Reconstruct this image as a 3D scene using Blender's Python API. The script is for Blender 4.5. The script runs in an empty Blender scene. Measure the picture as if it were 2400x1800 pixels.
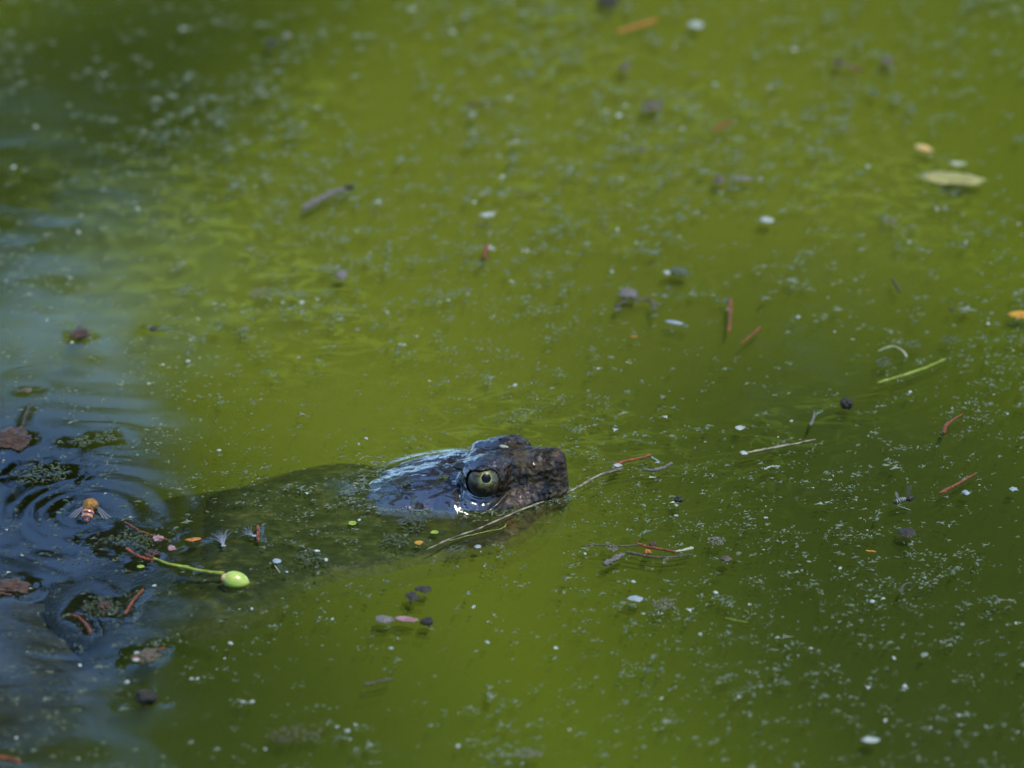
import bpy, math, random
import numpy as np
from mathutils import Vector, Matrix, Euler
from mathutils.bvhtree import BVHTree

rnd = random.Random(7)
rng = np.random.default_rng(7)
scene = bpy.context.scene
COL = scene.collection

# ------------------------------------------------------------------ camera
PITCH = math.radians(28.0)
DIST = 3.1
FRAME_W = 0.52
PXW, PXH = 2400.0, 1800.0
SENSOR = 36.0
LENS = SENSOR * DIST / FRAME_W
cam_pos = Vector((0, -DIST * math.cos(PITCH), DIST * math.sin(PITCH)))
cam_data = bpy.data.cameras.new("camera")
cam = bpy.data.objects.new("camera", cam_data)
COL.objects.link(cam)
cam.location = cam_pos
cam.rotation_euler = (math.pi / 2 - PITCH, 0, 0)
cam_data.lens = LENS
cam_data.sensor_width = SENSOR
cam_data.clip_start = 0.05
cam_data.clip_end = 2000
cam_data.dof.use_dof = True
cam_data.dof.focus_distance = 2.985
cam_data.dof.aperture_fstop = 6.3
scene.camera = cam

# ------------------------------------------------------------------ sky, sun, exposure
SUN_DIR = Vector((0.30, -0.20, 0.93)).normalized()
world = bpy.data.worlds.new("World")
scene.world = world
world.use_nodes = True
wn = world.node_tree
bg = wn.nodes["Background"]
sky = wn.nodes.new("ShaderNodeTexSky")
sky.sky_type = 'NISHITA'
sky.sun_disc = False
sky.sun_elevation = math.asin(SUN_DIR.z)
sky.sun_rotation = math.atan2(SUN_DIR.x, SUN_DIR.y)
sky.air_density = 1.0
sky.dust_density = 0.0
sky.ozone_density = 10.0
wn.links.new(sky.outputs[0], bg.inputs[0])
bg.inputs[1].default_value = 0.15

sun_d = bpy.data.lights.new("sun", 'SUN')
sun_d.energy = 2.2
sun_d.angle = math.radians(0.53)
sun_d.color = (1.0, 0.95, 0.87)
sun = bpy.data.objects.new("sun", sun_d)
COL.objects.link(sun)
sun.rotation_euler = SUN_DIR.to_track_quat('Z', 'Y').to_euler()

scene.view_settings.view_transform = 'Standard'
scene.view_settings.look = 'None'
scene.view_settings.gamma = 1
scene.view_settings.use_curve_mapping = False
scene.view_settings.exposure = 2.4
scene.render.engine = 'CYCLES'
scene.cycles.use_denoising = True
scene.cycles.max_bounces = 3
scene.cycles.diffuse_bounces = 1
scene.cycles.use_light_tree = False
scene.cycles.glossy_bounces = 2
scene.cycles.transparent_max_bounces = 24
scene.cycles.caustics_reflective = False
scene.cycles.caustics_refractive = False
scene.cycles.sample_clamp_indirect = 4.0

# ------------------------------------------------------------------ helpers
MM = 0.001
FPX = LENS / SENSOR * PXW
FWD = Vector((0, math.cos(PITCH), -math.sin(PITCH)))
UPV = Vector((0, math.sin(PITCH), math.cos(PITCH)))


def at(px, py, z=0.0):
    """point of the pond at height z (metres) seen at that place of the photograph"""
    d = FWD + Vector((1, 0, 0)) * ((px - PXW / 2) / FPX) + UPV * ((PXH / 2 - py) / FPX)
    t = (z - cam_pos.z) / d.z
    return cam_pos + d * t


def hash3(ix, iy, iz, seed):
    h = (ix.astype(np.int64) * 374761393 + iy.astype(np.int64) * 668265263 + iz.astype(np.int64) * 2147483647 + seed * 974634277) & 0x7fffffff
    h = ((h ^ (h >> 13)) * 1274126177) & 0x7fffffff
    h = (h ^ (h >> 16)) & 0xffff
    return h / 65535.0


def vnoise(x, y, z, seed=0):
    """value noise, -1..1, arrays"""
    x = np.asarray(x, float); y = np.asarray(y, float) + np.zeros_like(x); z = np.asarray(z, float) + np.zeros_like(x)
    ix, iy, iz = np.floor(x), np.floor(y), np.floor(z)
    fx, fy, fz = x - ix, y - iy, z - iz
    fx = fx * fx * (3 - 2 * fx); fy = fy * fy * (3 - 2 * fy); fz = fz * fz * (3 - 2 * fz)
    r = 0
    for dx in (0, 1):
        for dy in (0, 1):
            for dz in (0, 1):
                w = (fx if dx else 1 - fx) * (fy if dy else 1 - fy) * (fz if dz else 1 - fz)
                r = r + w * hash3(ix + dx, iy + dy, iz + dz, seed)
    return r * 2 - 1


def fbm(x, y, z, seed=0, octaves=3):
    r = 0; a = 1.0; f = 1.0
    for o in range(octaves):
        r = r + a * vnoise(x * f, y * f, z * f, seed + o * 17)
        a *= 0.5; f *= 2.03
    return r


def tag(o, label=None, cat=None, group=None, kind=None):
    if label: o["label"] = label
    if cat: o["category"] = cat
    if group: o["group"] = group
    if kind: o["kind"] = kind
    return o


def mesh_obj(name, verts, faces, mat, parent=None, loc=(0, 0, 0), smooth=True):
    me = bpy.data.meshes.new(name)
    me.from_pydata([tuple(v) for v in verts], [], [tuple(f) for f in faces])
    if smooth:
        me.polygons.foreach_set("use_smooth", [True] * len(me.polygons))
    me.materials.append(mat)
    me.update()
    o = bpy.data.objects.new(name, me)
    COL.objects.link(o)
    o.location = loc
    if parent: o.parent = parent
    return o


def np_mesh(name, V, F, mat, parent=None, loc=(0, 0, 0), smooth=True):
    """fast build from arrays; F is (n,3) or (n,4)"""
    V = np.ascontiguousarray(V, dtype=np.float32); F = np.ascontiguousarray(F, dtype=np.int32)
    k = F.shape[1]
    me = bpy.data.meshes.new(name)
    me.vertices.add(len(V)); me.vertices.foreach_set("co", V.ravel())
    me.loops.add(F.size); me.loops.foreach_set("vertex_index", F.ravel())
    me.polygons.add(len(F))
    me.polygons.foreach_set("loop_start", np.arange(0, F.size, k, dtype=np.int32))
    me.polygons.foreach_set("loop_total", np.full(len(F), k, dtype=np.int32))
    me.update(calc_edges=True)
    me.validate()
    me.polygons.foreach_set("use_smooth", [smooth] * len(me.polygons))
    me.materials.append(mat)
    o = bpy.data.objects.new(name, me)
    COL.objects.link(o)
    o.location = loc
    if parent: o.parent = parent
    return o


def empty(name, loc, rz=0.0):
    o = bpy.data.objects.new(name, None)
    COL.objects.link(o)
    o.empty_display_size = 0.01
    o.location = loc
    o.rotation_euler = (0, 0, rz)
    return o


def tube(pts, radii, sides=8, wob=0.0, flat=1.0):
    """closed tapered tube through pts (metres); returns verts, faces"""
    V, F = [], []
    n = len(pts)
    pts = [Vector(p) for p in pts]
    for i, p in enumerate(pts):
        t = (pts[min(i + 1, n - 1)] - pts[max(i - 1, 0)]).normalized()
        up = Vector((0, 0, 1)) if abs(t.z) < 0.95 else Vector((1, 0, 0))
        s = t.cross(up).normalized(); u = s.cross(t).normalized()
        r = radii[i] if hasattr(radii, '__len__') else radii
        for k in range(sides):
            a = 2 * math.pi * k / sides
            rr = r * (1 + wob * rnd.uniform(-1, 1))
            V.append(p + s * (math.cos(a) * rr) + u * (math.sin(a) * rr * flat))
    for i in range(n - 1):
        for k in range(sides):
            k2 = (k + 1) % sides
            F.append((i * sides + k, i * sides + k2, (i + 1) * sides + k2, (i + 1) * sides + k))
    F.append(tuple(range(sides))[::-1])
    F.append(tuple((n - 1) * sides + k for k in range(sides)))
    return V, F


def smooth_line(pts, n):
    """Catmull-Rom resample of a list of Vectors"""
    P = [Vector(p) for p in pts]
    P = [P[0] * 2 - P[1]] + P + [P[-1] * 2 - P[-2]]
    out = []
    segs = len(P) - 3
    for i in range(n):
        t = i / (n - 1) * segs
        k = min(int(t), segs - 1); u = t - k
        a, b, c, d = P[k:k + 4]
        out.append(0.5 * ((2 * b) + (c - a) * u + (2 * a - 5 * b + 4 * c - d) * u * u + (3 * b - a - 3 * c + d) * u ** 3))
    return out


def ellipsoid(r, nu=16, nv=10, lump=0.0, seed=0, freq=1.0, pinch=None):
    """closed lumpy ellipsoid about the origin; r in metres"""
    V, F = [], []
    V.append((0, 0, 1))
    for j in range(1, nv):
        th = math.pi * j / nv
        for i in range(nu):
            ph = 2 * math.pi * i / nu
            V.append((math.sin(th) * math.cos(ph), math.sin(th) * math.sin(ph), math.cos(th)))
    V.append((0, 0, -1))
    for i in range(nu):
        F.append((0, 1 + i, 1 + (i + 1) % nu))
    for j in range(nv - 2):
        for i in range(nu):
            a = 1 + j * nu + i; b = 1 + j * nu + (i + 1) % nu
            F.append((a, a + nu, b + nu, b))
    last = len(V) - 1; base = 1 + (nv - 2) * nu
    for i in range(nu):
        F.append((base + i, last, base + (i + 1) % nu))
    A = np.array(V)
    if lump:
        n = fbm(A[:, 0] * freq + seed, A[:, 1] * freq, A[:, 2] * freq, seed)
        A = A * (1 + lump * n)[:, None]
    if pinch:
        A = pinch(A)
    A = A * np.array(r)
    return [tuple(v) for v in A], F


def flake(outline, thick, dome=0.0, curl=0.0, rings=3):
    """thin closed leaf-like piece from an outline of (x,y) metres; dome lifts the middle"""
    n = len(outline)
    cx = sum(p[0] for p in outline) / n; cy = sum(p[1] for p in outline) / n
    R = max(math.hypot(p[0] - cx, p[1] - cy) for p in outline)
    V, F = [], []
    for side in (1, -1):
        base = len(V)
        V.append((cx, cy, dome + side * thick / 2))
        for k in range(1, rings + 1):
            f = k / rings
            for p in outline:
                x = cx + (p[0] - cx) * f; y = cy + (p[1] - cy) * f
                z = dome * (1 - f * f) + curl * ((x - cx) / R) ** 2 + side * thick / 2 * (1 - 0.9 * (f > 0.99))
                V.append((x, y, z))
        for i in range(n):
            j = (i + 1) % n
            t = (base, base + 1 + i, base + 1 + j)
            F.append(t if side > 0 else t[::-1])
            for k in range(rings - 1):
                a = base + 1 + k * n
                q = (a + i, a + n + i, a + n + j, a + j)
                F.append(q if side > 0 else q[::-1])
    h = len(V) // 2; o = 1 + (rings - 1) * n
    for i in range(n):
        j = (i + 1) % n
        F.append((o + i, h + o + i, h + o + j, o + j))
    return V, F


def leaf_outline(L, W, n=22, tip=1.6, rough=0.0, seed=0):
    r = random.Random(seed)
    out = []
    for i in range(n):
        a = 2 * math.pi * i / n
        c, s = math.cos(a), math.sin(a)
        w = W / 2 * math.copysign(abs(s) ** tip, s) if tip else W / 2 * s
        k = 1 + rough * r.uniform(-1, 1)
        out.append((L / 2 * c * k, w * k))
    return out


def ragged_outline(rx, ry, n=12, rough=0.3, seed=0):
    r = random.Random(seed)
    return [(rx * math.cos(2 * math.pi * i / n) * (1 + rough * r.uniform(-1, 1)), ry * math.sin(2 * math.pi * i / n) * (1 + rough * r.uniform(-1, 1))) for i in range(n)]


# ------------------------------------------------------------------ materials
class NT:
    """small node-tree helper"""
    def __init__(self, name):
        self.m = bpy.data.materials.new(name)
        self.m.use_nodes = True
        self.t = self.m.node_tree
        self.t.nodes.clear()
        self.out = self.t.nodes.new("ShaderNodeOutputMaterial")

    def n(self, kind, **kw):
        nd = self.t.nodes.new("ShaderNode" + kind)
        for k, v in kw.items():
            setattr(nd, k, v)
        return nd

    def l(self, a, b):
        self.t.links.new(a, b)

    def val(self, sock, v):
        if isinstance(v, bpy.types.NodeSocket): self.l(v, sock)
        else: sock.default_value = v

    def math(self, op, a, b=0.0, clamp=False):
        nd = self.n("Math", operation=op, use_clamp=clamp)
        self.val(nd.inputs[0], a); self.val(nd.inputs[1], b)
        return nd.outputs[0]

    def coords(self):
        return self.n("TexCoord").outputs["Object"]

    def mapping(self, vec, scale=(1, 1, 1), rot=(0, 0, 0), loc=(0, 0, 0)):
        nd = self.n("Mapping")
        self.l(vec, nd.inputs[0])
        nd.inputs["Scale"].default_value = scale; nd.inputs["Rotation"].default_value = rot; nd.inputs["Location"].default_value = loc
        return nd.outputs[0]

    def noise(self, vec, scale, detail=3.0, rough=0.55, dist=0.0):
        nd = self.n("TexNoise")
        self.l(vec, nd.inputs["Vector"])
        nd.inputs["Scale"].default_value = scale; nd.inputs["Detail"].default_value = detail
        nd.inputs["Roughness"].default_value = rough; nd.inputs["Distortion"].default_value = dist
        return nd.outputs[0]

    def voronoi(self, vec, scale, feature='F1'):
        nd = self.n("TexVoronoi", feature=feature)
        self.l(vec, nd.inputs["Vector"]); nd.inputs["Scale"].default_value = scale
        return nd.outputs[0]

    def ramp(self, fac, stops):
        nd = self.n("ValToRGB")
        self.val(nd.inputs[0], fac)
        el = nd.color_ramp.elements
        while len(el) < len(stops): el.new(0.5)
        for e, (p, c) in zip(el, stops):
            e.position = p
            e.color = (*c, 1) if len(c) == 3 else c
        return nd.outputs[0]

    def mix(self, fac, a, b):
        nd = self.n("Mix", data_type='RGBA')
        self.val(nd.inputs[0], fac)
        for s, v in ((nd.inputs[6], a), (nd.inputs[7], b)):
            if isinstance(v, bpy.types.NodeSocket): self.l(v, s)
            else: s.default_value = (*v, 1)
        return nd.outputs[2]

    def maprange(self, v, a, b, c=0.0, d=1.0, smooth=True):
        nd = self.n("MapRange")
        if smooth: nd.interpolation_type = 'SMOOTHSTEP'
        self.val(nd.inputs[0], v)
        for i, x in enumerate((a, b, c, d)): nd.inputs[1 + i].default_value = x
        return nd.outputs[0]

    def bump(self, h, strength, dist, normal=None):
        nd = self.n("Bump")
        nd.inputs["Strength"].default_value = strength; nd.inputs["Distance"].default_value = dist
        self.l(h, nd.inputs["Height"])
        if normal is not None: self.l(normal, nd.inputs["Normal"])
        return nd.outputs[0]

    def principled(self, base, rough=0.5, coat=0.0, normal=None, spec=0.5, sss=0.0, coat_rough=0.05, trans=None):
        p = self.n("BsdfPrincipled")
        self.val(p.inputs["Base Color"], base if isinstance(base, bpy.types.NodeSocket) else (*base, 1))
        self.val(p.inputs["Roughness"], rough)
        p.inputs["Specular IOR Level"].default_value = spec * 0.45
        self.val(p.inputs["Coat Weight"], coat * 0.5 if isinstance(coat, float) and coat < 1 else coat)
        p.inputs["Coat Roughness"].default_value = coat_rough
        p.inputs["Coat IOR"].default_value = 1.33
        if sss:
            p.inputs["Subsurface Weight"].default_value = sss
            p.inputs["Subsurface Radius"].default_value = (0.002, 0.0015, 0.0006)
        if normal is not None:
            self.l(normal, p.inputs["Normal"]); self.l(normal, p.inputs["Coat Normal"])
        return p.outputs[0]

    def done(self, shader):
        self.l(shader, self.out.inputs[0])
        return self.m


def simple_mat(name, a, b, scale=600, rough=0.45, coat=0.0, bump=0.3, bdist=0.0004, stretch=(1, 1, 1), sss=0.0, wet=0.42):
    """mottled two-tone material with grain; scale is features per metre; wet things are dark"""
    a = [q * wet for q in a]; b = [q * wet for q in b]
    t = NT(name)
    co = t.mapping(t.coords(), scale=stretch)
    n1 = t.noise(co, scale, 4)
    col = t.mix(t.maprange(n1, 0.35, 0.65), a, b)
    nb = t.bump(t.noise(co, scale * 2.5, 3), bump, bdist)
    return t.done(t.principled(col, max(rough, 0.5), coat * 0.4, nb, spec=0.18, sss=sss))


def dist_mask(t, co, px, py, rx, ry, rot=0.0, soft=0.6):
    """soft elliptical patch on the pond, radii in metres; 1 inside, 0 outside"""
    p = at(px, py)
    m = t.n("Mapping", vector_type='TEXTURE')
    t.l(co, m.inputs[0])
    m.inputs["Location"].default_value = (p.x, p.y, 0)
    m.inputs["Rotation"].default_value = (0, 0, rot)
    m.inputs["Scale"].default_value = (rx, ry, 1000)
    v = t.n("VectorMath", operation='LENGTH')
    t.l(m.outputs[0], v.inputs[0])
    return t.maprange(v.outputs["Value"], 1 - soft, 1 + soft, 1.0, 0.0)


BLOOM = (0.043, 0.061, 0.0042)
DARK_GREEN = (0.020, 0.030, 0.0045)


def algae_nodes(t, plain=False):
    """colour and density of the pond algae; colour darker and brighter in soft patches"""
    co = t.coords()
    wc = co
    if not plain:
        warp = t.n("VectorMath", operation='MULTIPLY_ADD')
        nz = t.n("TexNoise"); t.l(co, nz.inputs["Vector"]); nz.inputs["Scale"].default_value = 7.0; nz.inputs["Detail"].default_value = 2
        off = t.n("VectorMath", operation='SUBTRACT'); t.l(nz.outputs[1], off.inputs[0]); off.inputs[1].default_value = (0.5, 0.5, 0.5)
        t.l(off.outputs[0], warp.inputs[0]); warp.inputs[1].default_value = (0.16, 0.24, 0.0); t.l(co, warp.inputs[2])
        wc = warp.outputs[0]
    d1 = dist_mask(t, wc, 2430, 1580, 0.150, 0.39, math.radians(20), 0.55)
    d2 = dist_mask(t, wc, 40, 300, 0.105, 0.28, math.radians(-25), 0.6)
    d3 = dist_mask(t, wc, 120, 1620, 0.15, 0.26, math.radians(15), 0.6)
    darker = t.math('MAXIMUM', t.math('MAXIMUM', d1, d2), d3)  # darker green in three soft patches
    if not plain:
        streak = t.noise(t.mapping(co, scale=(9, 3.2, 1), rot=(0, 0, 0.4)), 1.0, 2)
        darker = t.math('ADD', darker, t.maprange(streak, 0.45, 0.75, 0.0, 0.18), True)
    dense = dist_mask(t, wc, 1350, 430, 0.21, 0.40, math.radians(-15), 0.7)  # brighter green patch; the density stays the same here
    col = t.mix(darker, t.mix(dense, BLOOM, (0.065, 0.081, 0.0085)), DARK_GREEN)
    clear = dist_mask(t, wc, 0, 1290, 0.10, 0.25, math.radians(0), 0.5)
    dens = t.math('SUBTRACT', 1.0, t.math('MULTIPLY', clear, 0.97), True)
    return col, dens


def make_water_mat():
    t = NT("pond_water_surface")
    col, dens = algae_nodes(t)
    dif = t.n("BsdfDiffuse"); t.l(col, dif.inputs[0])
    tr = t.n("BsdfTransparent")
    # thin algae skin in patches; bright filaments paint in the light on ripple crests
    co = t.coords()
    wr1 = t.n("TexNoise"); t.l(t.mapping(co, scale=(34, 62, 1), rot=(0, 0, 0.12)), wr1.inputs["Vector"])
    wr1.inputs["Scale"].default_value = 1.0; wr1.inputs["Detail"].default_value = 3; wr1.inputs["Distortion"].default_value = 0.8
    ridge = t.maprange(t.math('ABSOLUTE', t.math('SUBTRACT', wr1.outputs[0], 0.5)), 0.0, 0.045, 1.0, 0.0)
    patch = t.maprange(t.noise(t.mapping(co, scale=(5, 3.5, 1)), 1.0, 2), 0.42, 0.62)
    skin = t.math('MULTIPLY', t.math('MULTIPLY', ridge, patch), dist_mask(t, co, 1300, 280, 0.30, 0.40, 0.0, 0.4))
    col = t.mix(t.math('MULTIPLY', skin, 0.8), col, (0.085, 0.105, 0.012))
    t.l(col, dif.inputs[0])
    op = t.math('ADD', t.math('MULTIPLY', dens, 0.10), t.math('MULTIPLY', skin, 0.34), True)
    m1 = t.n("MixShader"); t.l(op, m1.inputs[0]); t.l(tr.outputs[0], m1.inputs[1]); t.l(dif.outputs[0], m1.inputs[2])
    gl = t.n("BsdfGlossy"); rough_in = t.n("Math", operation='MULTIPLY'); t.l(t.maprange(t.noise(t.mapping(co, scale=(6, 4, 1), loc=(3, 1, 0)), 1.0, 3), 0.42, 0.62, 0.03, 0.12), rough_in.inputs[0]); t.l(t.maprange(dens, 0.3, 1.0, 0.12, 1.0), rough_in.inputs[1]); t.l(rough_in.outputs[0], gl.inputs["Roughness"])
    fr = t.n("Fresnel"); fr.inputs[0].default_value = 1.37
    m2 = t.n("MixShader"); t.l(fr.outputs[0], m2.inputs[0]); t.l(m1.outputs[0], m2.inputs[1]); t.l(gl.outputs[0], m2.inputs[2])
    return t.done(m2.outputs[0])


def make_layer_mat(name, opac):
    t = NT(name)
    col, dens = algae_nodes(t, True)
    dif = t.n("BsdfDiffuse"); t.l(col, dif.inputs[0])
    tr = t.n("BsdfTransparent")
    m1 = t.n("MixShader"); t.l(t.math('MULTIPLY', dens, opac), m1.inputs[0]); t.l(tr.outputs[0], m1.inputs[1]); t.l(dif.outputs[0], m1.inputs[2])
    return t.done(m1.outputs[0])


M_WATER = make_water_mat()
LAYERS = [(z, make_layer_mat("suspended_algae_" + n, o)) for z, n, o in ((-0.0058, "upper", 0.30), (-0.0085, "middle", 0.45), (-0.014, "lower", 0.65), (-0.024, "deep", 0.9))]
M_GROUND = simple_mat("pond_mud_and_grass", (0.012, 0.018, 0.006), (0.035, 0.05, 0.015), 3.0, 0.9, 0, 0.4, 0.05, wet=0.14)
M_RUST = simple_mat("rust_red_needle", (0.23, 0.058, 0.016), (0.06, 0.022, 0.011), 700, 0.5, 0.2, 0.5)
M_ORANGE = simple_mat("orange_scale", (0.34, 0.13, 0.02), (0.20, 0.06, 0.012), 500, 0.5, 0.2)
M_STRAW = simple_mat("weathered_straw", (0.25, 0.22, 0.14), (0.05, 0.04, 0.025), 420, 0.6, 0.1, 0.5, 0.0003, (0.5, 1, 1))
M_GREENSTEM = simple_mat("green_stem", (0.20, 0.24, 0.03), (0.13, 0.15, 0.02), 500, 0.45, 0.2)
M_PALESTEM = simple_mat("pale_stem", (0.32, 0.32, 0.22), (0.20, 0.22, 0.11), 500, 0.5, 0.1)
M_DARKTWIG = simple_mat("dark_wet_twig", (0.040, 0.034, 0.018), (0.095, 0.075, 0.042), 700, 0.55, 0.1, 0.8, 0.0005)
M_BLACK = simple_mat("black_rotten_leaf", (0.010, 0.009, 0.006), (0.040, 0.034, 0.022), 900, 0.6, 0.05, 0.8, 0.0005)
M_GREYBARK = simple_mat("grey_crumbly_bark", (0.075, 0.072, 0.055), (0.19, 0.165, 0.13), 1100, 0.6, 0.2, 1.0, 0.0008)
M_WHITE = simple_mat("white_seed_husk", (0.30, 0.32, 0.27), (0.20, 0.22, 0.17), 800, 0.45, 0.1)
M_BLUISH = simple_mat("bluish_white_flake", (0.15, 0.19, 0.19), (0.22, 0.25, 0.25), 800, 0.4, 0.3)
M_YELLOW = simple_mat("yellow_leaf", (0.42, 0.22, 0.02), (0.26, 0.12, 0.01), 300, 0.5, 0.1)
M_CREAM = simple_mat("cream_petal", (0.48, 0.36, 0.12), (0.36, 0.22, 0.07), 300, 0.5, 0.1)
M_TANLEAF = simple_mat("tan_green_leaf", (0.27, 0.24, 0.075), (0.17, 0.165, 0.045), 160, 0.5, 0.4)
M_PINK = simple_mat("pink_petal", (0.26, 0.15, 0.15), (0.16, 0.08, 0.07), 400, 0.4, 0.5)
M_BROWN = simple_mat("brown_scale", (0.065, 0.033, 0.013), (0.025, 0.014, 0.008), 500, 0.4, 0.4)
M_LIME = simple_mat("lime_leaflet", (0.22, 0.30, 0.03), (0.13, 0.19, 0.02), 500, 0.45, 0.2)
M_DULLGREEN = simple_mat("dull_green_weed", (0.035, 0.05, 0.016), (0.07, 0.085, 0.035), 900, 0.5, 0.5, 0.9, 0.0006)
M_FIBRE = simple_mat("white_fibre", (0.24, 0.26, 0.28), (0.18, 0.20, 0.22), 900, 0.5, 0)

# ------------------------------------------------------------------ the floating things, as data (read before the water so that it can rise round them)
MENISCI = []          # (list of points, amplitude m, reach m)


def meniscus(pts, amp=0.35, reach=2.6):
    MENISCI.append(([Vector((p.x, p.y)) for p in pts], amp * MM, reach * MM))


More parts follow.
